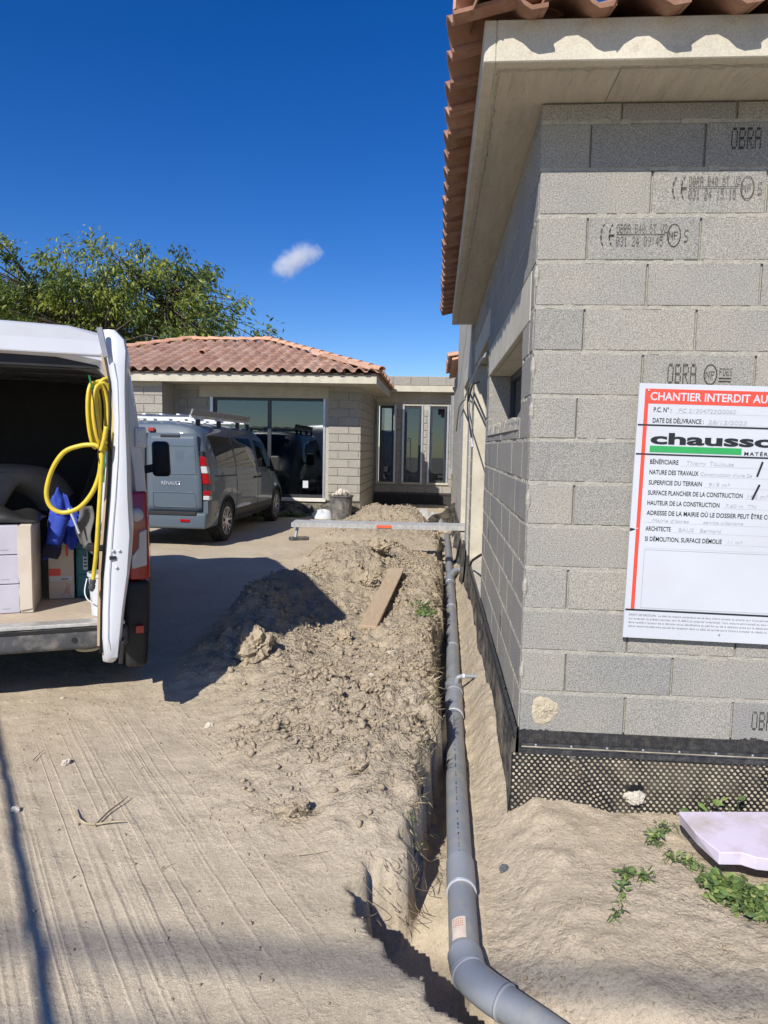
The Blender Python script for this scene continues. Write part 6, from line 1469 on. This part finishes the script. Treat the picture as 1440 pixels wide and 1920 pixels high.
for v, u in ((.1195, .15), (.1655, .28), (.338, .19), (.381, .27), (.4245, .29), (.467, .46), (.510, .37), (.581, .06), (.620, .175), (.664, .39), (.690, .064)): sbox(u, SWD - .03, v, v + .0009, PEN, 'form_line', .0004, .0002)
for u0, u1, v0, v1 in ((.066, .067, .698, .95), (.066, SWD - .03, .698, .699), (.066, SWD - .03, .949, .950)): sbox(u0, u1, v0, v1, simple('thin_print', (.2, .2, .22), .6) if 'thin_print' not in MATS else MATS['thin_print'], 'frame_line', .0004, .0002)
for k, s in enumerate(("DROIT DE RECOURS : Le délai de recours contentieux est de deux mois à compter du premier jour d'une période continue de deux mois d'affichage", "sur le terrain du présent panneau (art. R. 600-2 du code de l'urbanisme). Tout recours administratif ou tout recours contentieux doit, à peine", "être notifié à l'auteur de la décision et au bénéficiaire du permis ou de la décision prise sur la déclaration préalable. Cette notification", "lettre recommandée avec accusé de réception dans un délai de quinze jours francs à compter du dépôt du recours (art. R. 600-1 du code)")): T_(s, .02, .985 + k * .0165, .0085, .75, MATS['thin_print'], .0, 'small_print')
for a, b in (((.520, .31), (.502, .372)), ((.515, .405), (.49, .468))): G().bar((a[0], -.002, -a[1]), (b[0], -.002, -b[1]), .008, .001, up=(0, 1, 0)).build('pen_stroke', PRT, sg)
for u, v in ((.04, .03), (.50, .022), (.03, .61), (.4, 1.05)): G().disc_ring((u, -.001, -v), (0, -1, 0), [(.005, 0), (.004, .003), (.001, .004)], 8).build('nail', ALUF, sg)

# ------------------------------------------------------------------ behind the camera: what throws the shadows in the foreground
a, b = Vector((-3.14, 1.09, 2.0)), Vector((-1.95, -.55, 2.0)); fn_ = thing('site_fence', 'galvanised mobile site fence panel standing beside the drive', 'fence', ((a.x + b.x) / 2, (a.y + b.y) / 2, 0)); FO = fn_.location; ax_ = (b - a).normalized(); a2, b2 = a - ax_ * 1.2, b + ax_ * .8
G(FO).tube([a2, b2], .0165, 10).build('top_rail', ALU, fn_, smooth=True); dn = Vector((0, 0, -.14)); G(FO).tube([a2 + dn, b2 + dn], .014, 10).build('mid_rail', ALU, fn_, smooth=True)
for q in (a2, b2): G(FO).tube([Vector((q.x, q.y, .02)), q], .021, 10).build('post', ALU, fn_, smooth=True); G(FO).box(q.x - .12, q.x + .12, q.y - .3, q.y + .3, .0, .13).build('fence_foot', CONC, fn_, bevel=.02)
for k in range(24):
    q = a2.lerp(b2, (k + .5) / 24); G(FO).tube([Vector((q.x, q.y, .2)), Vector((q.x, q.y, 1.86))], .0022, 4).build('wire', ALU, fn_)
pl_ = thing('power_line', 'overhead power line on two wooden poles behind the camera', 'power line', (0, -8.6, 0)); LO = pl_.location
for x in (-22, 22): G(LO).tube([(x, -8.6, 0), (x, -8.6, 9.4)], [.16, .11], 10).build('pole', WOOD, pl_, smooth=True)
for y, z, r in ((-8.40, 9.0, .028), (-8.76, 9.0, .020)): G(LO).tube([(-22 + k * 2, y, z + .00045 * ((k * 2 - 22) ** 2)) for k in range(23)], r, 8).build('cable', BLACKP, pl_, smooth=True)

bpy.data.scenes.remove(TMP)
